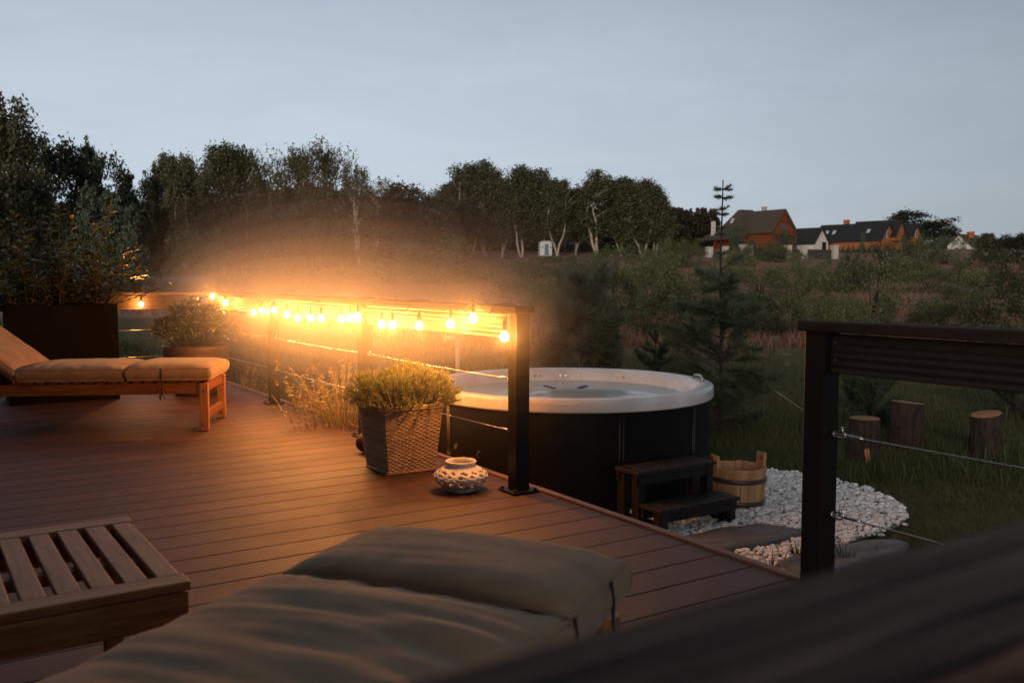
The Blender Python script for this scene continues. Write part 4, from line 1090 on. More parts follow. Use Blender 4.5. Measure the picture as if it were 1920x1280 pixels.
SL = [
 ('wide shrub glowing orange above the lit railing, tallest there',812,446,532,150,'round',S,0),
 ('rounded bushy shrub left of the bright bulbs under the birches',372,438,540,120,'round',S,1),
 ('low shrub between the pale forked birch and the wide orange one',706,470,520,110,'round',Pl,2),
 ('small shrub below the leftmost far-row birch',862,492,528,90,'round',S,0),
 ('feathery shrub left of the white cabin, over the railing end',985,486,548,100,'round',S,1),
 ('low green shrub right under the white cabin',1050,484,512,80,'round',S,2),
 ('shrub in front of the dark house, right of the pink heath patch',1100,474,522,80,'round',S,0),
 ('tall pale shrub under the right end of the far birch row',1254,444,502,60,'cone',Pl,1),
 ('broad shrub below the dense birches, upper one of a pair',1160,468,530,110,'round',S,2),
 ('broad shrub below the dense birches, lower one of a pair',1196,498,566,130,'round',Pl,0),
 ('bushy mound above the hot tub left end, behind the long-needled pine',1060,512,600,110,'round',S,1),
 ('dark bush above the middle of the hot tub rim',1150,520,612,110,'round',Dk,2),
 ('black-green bush beside the tall young pine, left of its trunk',1246,556,634,100,'round',Dk,0),
 ('mid-green bush left of the tall young pine on the slope',1236,492,590,110,'round',S,1),
 ('small grey-green bush at the lower left of the tall pine',1190,586,636,70,'round',S,2),
 ('shrub behind the upper whorls of the tall young pine',1308,500,580,110,'round',S,0),
 ('shrub before the leftmost pale fence pillar',1288,452,500,60,'round',S,1),
 ('small shrub beneath the log house chimney side',1368,476,520,70,'round',Pl,2),
 ('rounded shrub in front of the log house balcony',1432,448,488,70,'round',S,0),
 ('low shrub in front of the log house corner, right of the balcony one',1456,464,492,56,'round',S,1),
 ('small yellowish shrub left of the pillar by the white garage',1497,478,512,44,'round',Pl,2),
 ('small blue-green conifer bush between the two brightest pillars',1545,472,528,46,'cone','leaf_palepine',0),
 ('broad shrub below the log house on the heath slope',1422,504,562,110,'round',S,1),
 ('dark wide bush right of the tall pine trunk',1420,562,634,130,'round',Dk,2),
 ('grey-green shrub under the white garage, low on the slope',1490,524,574,100,'round',S,0),
 ('conical dark shrub right of the rightmost pale pillar',1592,466,548,70,'cone',Dk,1),
 ('biggest shrub on the slope, above the dark railing cap',1630,496,618,150,'round',S,2),
 ('dark bush in front of the orange brick gable',1668,452,512,96,'round',Dk,0),
 ('bushy shrub under the second orange gable',1714,446,508,80,'round',S,1),
 ('rounded pine bush left of the white far house',1768,448,496,70,'round','leaf_palepine',2),
 ('oval shrub below the white far house on bare heath',1800,488,528,80,'round',S,0),
 ('shrub on the slope between biggest shrub and bare heath patch',1738,504,548,90,'round',S,1),
 ('small shrub right of the biggest one, lower slope',1690,486,530,60,'round',Pl,2),
 ('dark shrub standing alone on the rust heath at right',1790,536,592,70,'round',Dk,0),
 ('dark clump just above the railing cap at right',1772,574,632,110,'round',Dk,1),
 ('tall shrub at the right under the horizon wood',1850,472,546,80,'round',Dk,2),
 ('dark bush cut by the right edge of the picture, upper slope',1906,470,560,90,'round',Dk,0),
 ('big dark bush cut by the right edge above the railing',1890,556,650,140,'round',Dk,1),
 ('low shrub in the middle of the slope left of the biggest',1555,524,590,100,'round',S,2),
 ('shrub under the two pillars, centre of the slope',1486,548,630,90,'round',S,0),
 ('small dark bush on rust heath left of the dark railing post',1440,590,640,70,'round',Dk,1),
 ('tuft of bush before the log house gate',1392,466,500,44,'round',S,2),
 ('low bush left of the bright heath strip under the log house',1336,506,548,70,'round',S,1),
]
SL += [
 ('pale low shrub on the heath strip under the garage, right of the yellowish one',1524,494,540,56,'round',Pl,0),
 ('grey-green shrub directly above the dark railing post, mid slope',1556,560,636,90,'round',Pl,1),
 ('pale round shrub left of the blue-green conifer bush',1470,498,540,60,'round',Pl,1),
 ('green shrub at the foot of the biggest slope shrub, left side',1590,560,634,90,'round',S,0),
 ('small round shrub in the bare heath left of the lone dark one',1744,560,606,54,'round',S,1),
 ('pale shrub at the heath edge behind the tub handle',1330,590,640,70,'round',Pl,0),
 ('low bright shrub under the dense birches, beside the tall pale one',1222,470,512,60,'round',Pl,2),
 ('bright low shrub below the cabin on the pink heath',1010,530,572,80,'round',Pl,1),
 ('green shrub over the end of the lit railing, right side',1030,560,612,80,'round',S,2),
 ('bright shrub between the hill pillars and biggest shrub',1572,500,544,64,'round',Pl,0),
 ('pale shrub on the far right slope beneath the white house',1822,512,560,66,'round',Pl,2),
]
for i, (lb, px, tp, bs_, w_, kd, lm, v_) in enumerate(SL): shrub(lb, px, tp, bs_, w_, kd, lm, v_)
# round clipped tree and thuja hedge by the houses
shrub('round clipped dark bush at the log house gable',1471,430,470,34,'round','leaf_pine',0,group='garden plants by the houses')
shrub('conical garden fir before the log house roof',1382,412,470,30,'cone','leaf_pine',1,group='garden plants by the houses')
shrub('slim blue-grey spruce before the orange brick wall',1617,436,470,12,'cone','leaf_palepine',2,name='spruce',cat_='spruce',group='garden plants by the houses')
pos_names = ['first','second','third','fourth','fifth','sixth','seventh','eighth','ninth','tenth']
for k in range(10):
    px = 1562 + k * 9.6
    shrub('%s dark thuja from the left in the row before the orange brick house' % pos_names[k], px, 456 + (k * 7 % 4), 474, 8, 'cone', 'leaf_pine', k % 2, name='thuja', cat_='thuja', group='thuja row')

# loose scrub and heath grass between them: uncountable
def in_view(n, y0, y1, rg, k0=-.62, k1=.62, power=1.0):
    Y = y0 + (y1 - y0) * rg.uniform(0, 1, n) ** power; X = rg.uniform(k0, k1, n) * Y
    return X, Y
def scrub():
    rg = np.random.default_rng(77); parts = []
    X, Y = in_view(170, 26, 165, rg, -.45, .6, 1.2)
    for x, y in zip(X, Y):
        if mnoise.noise(Vector((x * .06, y * .045, 4))) < .02: continue
        if x / y < -.12 and y > 85: continue
        z = zg_c(x, y); r_ = rg.uniform(.35, 1.0) * (1 + y / 160); m = 70
        q = np.stack([x + rg.normal(size=m) * r_ * .5, y + rg.normal(size=m) * r_ * .5, z + np.abs(rg.normal(size=m)) * r_ * .55], 1)
        parts.append(q)
    P = np.concatenate(parts); W = np.stack([P[:, 0] * CT + P[:, 1] * ST, -P[:, 0] * ST + P[:, 1] * CT, P[:, 2]], 1)
    V, Fq = leaf_quads(W, .16, rg, droop=-.3, aspect=.5); o = npmesh('heath_scrub', V, Fq, M['leaf_shrub']); tag(o, kind='stuff')
scrub()
def zarr(X, Y): return np.array([zg_c(a, b) for a, b in zip(X, Y)])
def grass(name, n, y0, y1, h, wd, mt, k0=-.62, k1=.62, power=1.0, seed=1, test=None, lean=.35):
    rg = np.random.default_rng(seed); X, Y = in_view(n, y0, y1, rg, k0, k1, power)
    if test is not None:
        keep = np.array([test(a, b) for a, b in zip(X, Y)]); X, Y = X[keep], Y[keep]
    Z = zarr(X, Y); P = np.stack([X * CT + Y * ST, -X * ST + Y * CT, Z - .01], 1)
    keep = ~((P[:, 0] < SX1 + .05) & (P[:, 1] < TY1 + .1)); P = P[keep]; m = len(P)
    d = np.stack([rg.normal(size=m) * lean, rg.normal(size=m) * lean, np.ones(m)], 1)
    sc_ = (1 + np.array([mnoise.noise(Vector((p[0] * .8, p[1] * .8, 1))) for p in P]) * .5)
    V, Fq = blades(P, d, h * rg.uniform(.5, 1.3, m) * sc_, wd, rg); o = npmesh(name, V, Fq, M[mt]); tag(o, kind='stuff')
def lawn_test(a, b):
    p = cw(a, b)
    if math.hypot(p.x - tc_.x, p.y - tc_.y) < TR: return False
    return (not inside(p.x, p.y, poly) or random.random() < .012) and not inside(p.x, p.y, SL2)
def heath_test(a, b):
    return b > 20.5 + (min(16, (-1.5 - a) * 2) if a < -1.5 else 0) and mnoise.noise(Vector((a * .12, b * .09, 9))) > -.25
grass('lawn_grass', 70000, 3.2, 12, .075, .0075, 'grass_blade', -.2, .62, 1.5, 21, lawn_test)
grass('meadow_grass', 45000, 7, 24, .13, .014, 'grass_blade', -.62, .62, 1.2, 22, lawn_test)
grass('heath_grass', 80000, 20, 130, .36, .035, 'heath_blade', -.55, .62, 1.6, 23, heath_test)
# grass tufts along the gravel edge
def tuft(px, py, n, h, seed):
    pass

# ------------------------------------------------------------------ pines in the garden
def needle_pine(label, px, py_top, py_base, Yd, whorls, nlen, seed, name='young_pine', dens=1.0, top_bare=0, mt='leaf_pine', wm=1.0):
    """whorls: (z fraction, radius m, branches, lift)"""
    rg = np.random.default_rng(seed); rnd = random.Random(seed)
    b = cw((px - CX) / F * Yd, Yd, zg_c((px - CX) / F * Yd, Yd)); H = D(px, py_top, Yd).z - b.z
    t = thing(name, label, 'pine', tuple(b), 0, 'young pines in the garden')
    tr = MB(); limb(tr, (0, 0, -.03), (.01, .01, H), .016 * max(1, H / 2.0), .006, .012, 8, seed)
    Ps, Ds, LN = [], [], []
    for zf, r_, nb, lift in whorls:
        z = zf * H; a0 = rnd.uniform(0, 6)
        for k in range(nb):
            a = a0 + 6.283 * k / nb + rnd.uniform(-.25, .25); rr = r_ * rnd.uniform(.7, 1.15)
            z = max(.03, zf * H + (rnd.uniform(-.06, .06) * H if r_ > .2 else 0)); tip = Vector((math.cos(a) * rr, math.sin(a) * rr, z + rr * (lift * rnd.uniform(-.6, 2.4) + rnd.uniform(-.15, .25))))
            pts = limb(tr, (0, 0, z), tip, .008, .0025, .08, 5, k + seed)
            subs = [(Vector((0, 0, z)), tip)]
            for q in range(3 if r_ > .18 else 0):
                f = rnd.uniform(.35, .8); p0 = Vector((0, 0, z)).lerp(tip, f); aa = a + rnd.choice((-1, 1)) * rnd.uniform(.4, .9); l2 = rr * rnd.uniform(.25, .45)
                p1 = p0 + Vector((math.cos(aa) * l2, math.sin(aa) * l2, l2 * lift)); limb(tr, p0, p1, .004, .002, .05, 3, q); subs.append((p0, p1))
            for s0, s1 in subs:
                m = int(300 * dens * (s1 - s0).length / .4) + 30; dd = np.array((s1 - s0).normalized())
                f = rg.uniform(.3 if s0.x == 0 and s0.y == 0 else .05, 1.03, m)[:, None]
                LN.append(np.full(m, .42 if r_ < .15 else 1.0)); Ps.append(np.array(s0)[None] * (1 - f) + np.array(s1)[None] * f); Ds.append(dd[None] * .75 + unit(rg.normal(size=(m, 3))) * .8 + np.array([0, 0, .15]))
    m = int((10 if top_bare else 120) * dens); LN.append(np.full(m, .4 if top_bare else 1.0)); Ps.append(np.stack([np.zeros(m), np.zeros(m), rg.uniform(.9 if not top_bare else .97, 1.0, m) * H], 1)); Ds.append(unit(rg.normal(size=(m, 3))) * .7 + np.array([0, 0, .9]))
    P = np.concatenate(Ps); Dd = np.concatenate(Ds)
    tr.build('trunk', M['trunk'], t, smooth_all=True)
    V, Fq = blades(P, Dd, nlen * np.concatenate(LN) * rg.uniform(.6, 1.15, len(P)), .0045 * wm * Yd / 9, rg); npmesh('needles', V, Fq, M[mt], t); return t
needle_pine('tall thin young pine right of the hot tub, bare whorled spire against the sky', 1352, 338, 812, 9.3,
  [(.06,.44,8,.15),(.11,.50,8,.2),(.17,.54,9,.2),(.23,.56,9,.2),(.29,.54,8,.25),(.35,.46,8,.3),(.41,.30,6,.4),(.50,.46,9,.12),(.54,.42,8,.2),(.60,.22,6,.3),(.715,.08,4,.2),(.79,.07,5,.15),(.815,.06,4,.15),(.865,.07,5,.15),(.885,.055,4,.15),(.932,.105,6,.05),(.964,.10,6,.05)], .10, 5, dens=.95, top_bare=1, mt='leaf_palepine')
needle_pine('bushy long-needled pine behind the left end of the hot tub rim', 1090, 548, 760, 10.6, [(.12,.5,7,.5),(.3,.52,8,.6),(.48,.46,8,.7),(.64,.36,7,.8),(.78,.25,6,.9),(.9,.14,5,1.0)], .20, 6, dens=.5, mt='leaf_palepine', wm=2.0)
needle_pine('small dark pine behind the right part of the hot tub rim', 1229, 622, 780, 11.0, [(.15,.25,6,.5),(.35,.27,6,.5),(.55,.24,6,.6),(.72,.17,5,.7),(.87,.10,5,.9)], .09, 7, dens=1.5)
needle_pine('low dark pine behind the log stumps, seen under the railing board', 1638, 690, 806, 10.0, [(.08,.42,8,.9),(.25,.40,8,1.1),(.45,.30,7,1.2),(.65,.20,6,1.3),(.82,.12,5,1.4)], .085, 8, dens=1.8)
needle_pine('dark pine at the right edge under the railing board', 1912, 660, 790, 10.5, [(.1,.45,8,.5),(.3,.42,8,.6),(.5,.34,7,.7),(.7,.22,6,.8),(.86,.12,5,1)], .09, 9, dens=1.6)
# pale flower heads around the tall pine (wild carrot)
def umbels():
    pts = [(1262,556),(1305,553),(1312,562),(1286,604),(1343,640),(1310,700),(1402,634),(1414,648),(1424,665),(1433,667),(1450,632),(1475,664),(1474,682),(1405,628),(1366,706),(1240,662),(1298,523),(1366,513),(1452,636),(1398,548),(1330,520),(1346,512)]
    for i, (px, py) in enumerate(pts):
        d = 11.5 + 3.5 * ((i * 37) % 10) / 10; X = (px - CX) / F * d; b = cw(X, d, zg_c(X, d)); top_ = D(px, py, d).z - b.z
        yield i, px, py, b, top_
rg_u = np.random.default_rng(3)
grpU = 'wild carrot flowers around the tall pine'
for i, px, py, b, h_ in umbels():
    t = thing('wild_carrot', 'thin-stemmed pale flower head among the weeds around the tall young pine', 'wildflower', tuple(b), 0, grpU)
    st = MB(); limb(st, (0, 0, -.02), (0.01, 0, h_), .005, .003, .03, 4, i); st.build('stem', M['stem'], t)
    q = np.stack([rg_u.normal(size=60) * .028, rg_u.normal(size=60) * .028, h_ + rg_u.normal(size=60) * .010], 1); V, Fq = leaf_quads(q, .016, rg_u, aspect=.8); npmesh('flower_head', V, Fq, M['heath_head'], t)

# guy cord from the pine to the lawn
ga = D(1412, 704, 9.2); gb = G(1556, 806, GZ)
g = MB(); o_ = gb; g.tube([ga - o_, Vector((0, 0, .02))], .0035, 6); g.tube([Vector((0, 0, .06)), Vector((0, 0, -.05))], .008, 6)
tag(g.build('guy_cord', M['rope'], at=tuple(gb)), 'thin pale guy cord slanting down right of the tall young pine', 'cord')

# ------------------------------------------------------------------ plants in the planters
def leafy_stems(root, name, stems, mat_leaf, L, W, rg, nleaf, droop, start=.25, whorl=False, stem_r=.005, stemname='stem'):
    """stems: list of (base, tip); leaves set spirally along the upper part"""
    sm = MB(); P, Dd, LL = [], [], []
    for i, (p, q) in enumerate(stems):
        pts = limb(sm, p, q, stem_r, stem_r * .45, .10, 6, i * 1.7)
        for k in range(nleaf):
            f = start + (1 - start) * (k + rg.uniform(0, .8)) / nleaf
            if whorl: f = 1 - .10 * rg.uniform() - (.35 * (k % 3 == 0) * rg.uniform())
            f = min(f, 1.0); ii = f * (len(pts) - 1); j = min(int(ii), len(pts) - 2); c = pts[j].lerp(pts[j + 1], ii - j)
            ax = (pts[j + 1] - pts[j]).normalized(); a = k * 2.4 + rg.uniform(-.4, .4)
            out = Vector((math.cos(a), math.sin(a), 0)); up = .9 if f > .85 else .45
            d = out + ax * up * rg.uniform(.5, 1.5); P.append(c); Dd.append(d); LL.append(L * rg.uniform(.6, 1.15) * (.75 if f > .93 and not whorl else 1))
    sm.build(stemname, M['stem'], root, smooth_all=True)
    LL = np.array(LL); V, Fc = real_leaves(np.array([tuple(p) for p in P]), np.array([tuple(d) for d in Dd]), LL, LL * W / L, rg, droop)
    return npmesh('leaves', V, Fc, M[mat_leaf], root)
rgp = np.random.default_rng(42); rp_ = random.Random(9)
def planter_plant(name, label, lx, ly, targets, root_obj, base_z, **kw):
    pass
Rz = Matrix.Rotation(0, 3, 'Z'); bo = Vector((pc.x, pc.y + PD / 2, 0))
def laurel(label, spans, xoff, n_low, seed):
    """spans: picture points of the highest shoots, at the planter's distance"""
    b0 = bo + Rz @ Vector((xoff, 0, PHH - .052))
    t = thing('laurel_shrub', label, 'laurel', tuple(b0), 0, 'laurels in the box planter')
    rr = random.Random(seed); stems = []
    for px, py in spans:
        tp = D(px, py, 8.5 + rr.uniform(-.2, .35)); base = b0 + Vector((rr.uniform(-.08, .08), rr.uniform(-.06, .06), 0)); stems.append((base - b0, tp - b0))
    for k in range(n_low):
        q = Vector((rr.gauss(0, .26), rr.gauss(0, .18), rr.uniform(.15, .62))); stems.append((Vector((rr.uniform(-.1, .1), rr.uniform(-.06, .06), 0)), q))
    leafy_stems(t, 'laurel', stems, 'laurel', .115, .036, np.random.default_rng(seed), 24, .35, start=.12, stem_r=.006)
laurel('tall laurel shrub at the left end of the box planter', [(22,392),(45,420),(12,460),(0,440),(60,440),(-14,430),(8,505),(30,480)], -.28, 20, 1)
laurel('dense laurel shrub in the middle of the box planter, twin tall tips', [(102,382),(110,388),(140,388),(95,402),(88,425),(132,420),(150,440),(120,450)], .0, 22, 2)
laurel('laurel shrub at the right of the box planter with the tallest single shoot', [(205,384),(200,392),(172,418),(186,450),(160,455),(190,480),(215,455),(150,490)], .26, 18, 3)
# spindly branches leaning out past the planter
b0 = bo + Rz @ Vector((.36, 0, PHH - .052)); t = thing('leaning_shrub', 'spindly shrub leaning out right of the box planter over the railing', 'shrub', tuple(b0))
stems = [(Vector((0, 0, 0)), D(x, y_, 8.7) - b0) for x, y_ in ((258, 455), (248, 470), (262, 500), (236, 480), (225, 520), (312, 520), (300, 540), (335, 528), (280, 505), (240, 530), (205, 520))]
leafy_stems(t, 'branch', stems, 'laurel', .10, .032, np.random.default_rng(8), 8, .2, start=.55, stem_r=.005)
# rhododendron in the bowl
t = thing('rhododendron', 'bushy rhododendron with long glossy leaves growing in the bowl planter', 'rhododendron', (oc.x, oc.y, .42))
stems = []
for k in range(84):
    a = k * 2.4; r_ = .40 * math.sqrt((k + .5) / 84); stems.append((Vector((r_ * .3 * math.cos(a), r_ * .3 * math.sin(a), 0)), Vector((r_ * math.cos(a) * 1.05, r_ * math.sin(a) * 1.05, .06 + .44 * math.sqrt(max(0, 1 - (r_ / .415) ** 2)) * rp_.uniform(.65, 1.1)))))
leafy_stems(t, 'rhodo', stems, 'rhodo', .115, .026, np.random.default_rng(5), 17, .25, start=.5, whorl=True)
# dwarf pine in the basket
t = thing('dwarf_conifer', 'dense bushy dwarf conifer spilling over the wicker planter', 'conifer', (bs.location.x + .035, bs.location.y + .01, BHT - .04))
P, Dd = [], []; sm = MB(); rgm = np.random.default_rng(15)
for k in range(680):
    a = rgm.uniform(0, 6.28); r_ = math.sqrt(rgm.uniform(0, 1)); up = math.sqrt(max(0, 1 - r_ ** 2 * .92))
    lump = 1 + .28 * mnoise.noise(Vector((math.cos(a) * r_ * 2.6, math.sin(a) * r_ * 2.6, 3)))
    dirv = Vector((math.cos(a) * r_ * .36, math.sin(a) * r_ * .36, .02 + up * .225)) * lump
    if r_ > .85: dirv.z -= .03
    base = Vector((dirv.x * .5, dirv.y * .5, .0)); 
    if k % 3 == 0: limb(sm, base, dirv, .0035, .0015, .1, 3, k)
    sd_ = (dirv - base).normalized()
    m = 34; f = rgm.uniform(-.075, .012, m)
    P.append(np.array(dirv)[None] + np.array(sd_)[None] * f[:, None]); Dd.append(np.array(sd_)[None] * 1.0 + unit(rgm.normal(size=(m, 3))) * .95)
P = np.concatenate(P); Dd = np.concatenate(Dd); sm.build('stems', M['stem'], t, smooth_all=True)
V, Fq = blades(P, Dd, .026 * rgm.uniform(.6, 1.2, len(P)), .0048, rgm); npmesh('needles', V, Fq, M['mugo'], t)

# ------------------------------------------------------------------ tall grasses and weeds by the deck
def tall_grass(label, pos, n, h, spread, seed, heads=True, mt='straw', lean=(0, 0), name='ornamental_grass'):
    rg = np.random.default_rng(seed); rr = random.Random(seed)
    t = thing(name, label, 'grass clump', tuple(pos), 0, 'tall grasses around the deck')
    Vs, Fs, nn = [], [], 0; HP, HD = [], []
    for k in range(n):
        a = rr.uniform(0, 6.28); r0 = abs(rr.gauss(0, spread * .35)); hh = h * rr.uniform(.55, 1.08); out = rr.uniform(.05, .42) * hh
        dx, dy = math.cos(a), math.sin(a); w = rr.uniform(.004, .009) if not (heads and k % 3 == 0) else .0035
        prev = None; ribbon = []
        for q in range(8):
            s = q / 7; p = Vector((dx * (r0 + out * s ** 1.9) + lean[0] * s * s * hh, dy * (r0 + out * s ** 1.9) + lean[1] * s * s * hh, hh * (s - .18 * s ** 3)))
            ww = w * (1 - s * .85); sx_, sy_ = -dy * ww, dx * ww
            ribbon += [(p.x - sx_, p.y - sy_, p.z), (p.x + sx_, p.y + sy_, p.z)]
            if heads and k % 3 == 0 and s > .5:
                for z in range(9):
                    HP.append((p.x + rr.gauss(0, .004), p.y + rr.gauss(0, .004), p.z + rr.uniform(-.03, .03) * hh)); HD.append((dx * s + rr.gauss(0, .5), dy * s + rr.gauss(0, .5), 1.1 - s))
        Vs += ribbon; Fs += [(nn + 2 * q, nn + 2 * q + 1, nn + 2 * q + 3, nn + 2 * q + 2) for q in range(7)]; nn += 16
    npmesh('blades', np.array(Vs), np.array(Fs), M['grass_blade' if mt == 'green' else mt], t)
    if HP:
        V, Fq = blades(np.array(HP), np.array(HD), .026, .013, rg); npmesh('seed_heads', V, Fq, M['straw'], t)
    return t
def at_c(px, Yd): X = (px - CX) / F * Yd; return cw(X, Yd, zg_c(X, Yd))
tall_grass('tall feathery grass with braided seed heads lit gold behind the middle railing post', at_c(640, 7.2), 240, 1.06, .38, 31)
tall_grass('gold-lit grass clump left of the tall feathery one, arching over the deck edge', at_c(585, 7.9), 140, .78, .34, 32)
tall_grass('small clump of grass with seed heads right of the middle post', at_c(706, 7.0), 46, 1.0, .16, 33)
tall_grass('wispy weeds between the bowl planter and the nearest post, beyond the deck', at_c(455, 9.6), 60, .75, .3, 34)
tall_grass('few arching grass blades standing behind the hot tub rim', at_c(1100, 8.9), 26, 1.05, .25, 35, heads=False)
tall_grass('small clump of blades leaning left of the hot tub rim, behind the lit post', at_c(960, 9.2), 40, 1.0, .3, 36, heads=False)
sp2 = tall_grass('few grass stalks poking out by the wicker planter at the tub wall', cw(-.50, 5.95, GZ), 8, .62, .06, 37, lean=(.3, -.3))
for i, (px, py, n, hgt) in enumerate(((1500, 1060, 26, .15), (1585, 1062, 30, .16), (1445, 1075, 16, .13), (1640, 1040, 14, .11))):
    tall_grass(['green grass tuft left of the right railing post at the slab', 'green grass tuft right of the right railing post at the slab', 'tiny grass tuft at the deck corner by the gravel', 'tiny grass tuft before the grey slab'][i], G(px, py, GZ), n, hgt, .12, 60 + i, heads=False, mt='green', name='grass_tuft')
# leafy weeds on the lawn side, lit from the bulbs
for i, (px, Yd, hw, hh) in enumerate(((470, 10.8, 80, .55), (545, 10.2, 90, .45), (610, 11.5, 110, .6), (740, 10.5, 90, .5), (440, 13, 120, .8), (240, 12.5, 130, .7))):
    key = ('round', i % 3)
    p = at_c(px, Yd); W = hw / F * Yd
    t = thing('garden_bush', ['low leafy bush beyond the far corner of the deck', 'low leafy bush seen between far post and feathery grass', 'rounded garden bush behind the feathery grass', 'low garden bush under the bulbs left of the standpipe', 'larger garden bush behind the far deck corner', 'leafy bush seen beyond the far railing by the single bulb'][i], 'bush', tuple(p), i * 1.1, 'garden bushes beyond the railing')
    for nm, me in (('stems', SHR[key][0]), ('foliage', SHR[key][1]['leaf_shrub'])):
        o = bpy.data.objects.new(nm, me); col.objects.link(o); o.parent = t; o.scale = (W, W, hh)

# ------------------------------------------------------------------ houses
def house(name, label, cat_, px, d, ang, z=None):
    X = (px - CX) / F * d; zz = zg_c(X, d) if z is None else z
    return thing(name, label, cat_, tuple(cw(X, d, zz)), -TH + ang)
def gable_block(root, x0, x1, y0, y1, z0, ze, zr, wall, roof, over=.5, axis='x', rthick=.18, gmat=None):
    """walls with gables plus a two-slope roof; ridge along axis"""
    w = MB()
    if axis == 'x':
        ym = (y0 + y1) / 2
        vs = [(x0,y0,z0),(x1,y0,z0),(x1,y1,z0),(x0,y1,z0),(x0,y0,ze),(x1,y0,ze),(x1,y1,ze),(x0,y1,ze),(x0,ym,zr),(x1,ym,zr)]
        fs = [(0,1,5,4),(2,3,7,6),(1,2,6,9,5),(3,0,4,8,7)]
    else:
        xm = (x0 + x1) / 2
        vs = [(x0,y0,z0),(x1,y0,z0),(x1,y1,z0),(x0,y1,z0),(x0,y0,ze),(x1,y0,ze),(x1,y1,ze),(x0,y1,ze),(xm,y0,zr),(xm,y1,zr)]
        fs = [(1,2,6,5),(3,0,4,7),(0,1,5,8,4),(2,3,7,9,6)]
    w.add(vs, fs); wo = w.build('wall', M[wall], root)
    r = MB(); half = ((y1 - y0) if axis == 'x' else (x1 - x0)) / 2; sl = (zr - ze) / half; t = rthick
    eo = over * .8
    for s in (-1, 1):
        if axis == 'x':
            ym = (y0 + y1) / 2; ye = ym + s * (half + eo); zz = ze - eo * sl
            q = [(x0 - over, ym, zr + .03), (x1 + over, ym, zr + .03), (x1 + over, ye, zz + .03), (x0 - over, ye, zz + .03)]
        else:
            xm = (x0 + x1) / 2; xe = xm + s * (half + eo); zz = ze - eo * sl
            q = [(xm, y0 - over, zr + .03), (xm, y1 + over, zr + .03), (xe, y1 + over, zz + .03), (xe, y0 - over, zz + .03)]
        r.add(q + [(a, b, c + t) for a, b, c in q], [(0,1,2,3)[::-1] if s > 0 else (0,1,2,3), (4,5,6,7), (0,1,5,4), (1,2,6,5), (2,3,7,6), (3,0,4,7)])
    ro = r.build('roof', M[roof], root); return wo, ro
def window(root, c, w_, h_, nrm, frame='white_wall', glass='glass'):
    """small framed window on a wall face; nrm = 'x' or 'y' sign"""
    s = 1 if nrm[0] == '+' else -1
    if nrm[1] == 'x':
        f = MB(); f.box((c[0] + s * .04, c[1], c[2]), (.06, w_ + .2, h_ + .2)).build('window', M[frame], root); g = MB().box((c[0] + s * .075, c[1], c[2]), (.03, w_, h_))
    else:
        f = MB(); f.box((c[0], c[1] + s * .04, c[2]), (w_ + .2, .06, h_ + .2)).build('window', M[frame], root); g = MB().box((c[0], c[1] + s * .075, c[2]), (w_, .03, h_))
    g.build('pane', M[glass], root.children[-1] if root.children and root.children[-1].name.startswith('window') else root)
def skylight(root, p, q, r_, w_=.8, h_=1.2):
    """roof window: p centre, slope direction q (down), along r_"""
    q, r_ = Vector(q).normalized(), Vector(r_).normalized(); n = r_.cross(q); n = n if n.z > 0 else -n; p = Vector(p)
    Mx = Matrix((r_, q, n)).transposed()
    MB().box(p + n * .26, (w_, h_, .08), m=Mx).build('skylight', M['skylight'], root)
M['skylight'] = pm('skylight', (.45, .5, .55), (.4, .45, .5), rough=.12, spec=.8)
PXM = lambda px, d: px / F * d
# log house
dl_ = 185
lh = house('log_house', 'big brown-roofed log house with orange timber gable and balcony on the hill', 'house', 1432, dl_, R(-58))
# wing with the gable, ridge along local x
lh.scale = (.86,) * 3
gable_block(lh, -4.5, 5.2, -3.6, 3.6, 0, 4.2, 8.6, 'log_wood', 'thatch', over=.9, rthick=.3)
# main hipped body
mbx = MB(); x0, x1, y0, y1, ze, zr = -11, -1.5, -7.0, 7.0, 2.9, 9.4
mbx.box(((x0 + x1) / 2, 0, ze / 2), (x1 - x0 - 1.2, y1 - y0 - 1.2, ze)).build('wall', M['log_wood'], lh)
hp = MB(); hp.add([(x0,y0,ze-.3),(x1,y0,ze-.3),(x1,y1,ze-.3),(x0,y1,ze-.3),((x0+x1)/2-.6,y0+5.2,zr),((x0+x1)/2-.6,y1-5.2,zr),((x0+x1)/2+.6,y1-5.2,zr),((x0+x1)/2+.6,y0+5.2,zr)], [(0,1,7,4),(2,3,5,6),(1,2,6,7),(3,0,4,5),(4,7,6,5),(3,2,1,0)]); hp.build('roof', M['thatch'], lh)
# lower porch roof on the left front
pr_ = MB(); pr_.add([(-13.5,-8.6,2.3),(-2.4,-8.6,2.3),(-2.4,-5.2,4.1),(-12,-5.2,4.1),(-13.5,-8.6,2.1),(-2.4,-8.6,2.1),(-2.4,-5.2,3.9),(-12,-5.2,3.9)], [(0,1,2,3),(7,6,5,4),(0,4,5,1),(1,5,6,2),(2,6,7,3),(3,7,4,0)]); pr_.build('porch_roof', M['thatch'], lh)
pp_ = MB(); pp_.box((-3.0, -8.2, 1.05), (.28, .28, 2.1)); pp_.build('porch_post', M['log_wood'], lh)
pp_ = MB(); pp_.box((-8.0, -8.2, 1.05), (.28, .28, 2.1)); pp_.build('porch_post', M['log_wood'], lh)
ch = MB(); ch.box((-1.9, 1.6, 9.2), (1.0, .8, 1.2)); ch.box((-1.9, 1.6, 9.86), (1.2, 1.0, .12)); ch.build('chimney', M['chimney_pale'], lh)
ch = MB(); ch.box((-10.4, -6.4, 5.0), (.75, .75, 3.4)); ch.build('chimney', M['white_wall'], lh)
bl_ = MB(); bl_.box((6.0, 0, 3.05), (1.7, 6.0, .16)).build('balcony', M['log_wood'], lh); bo_ = lh.children[-1]
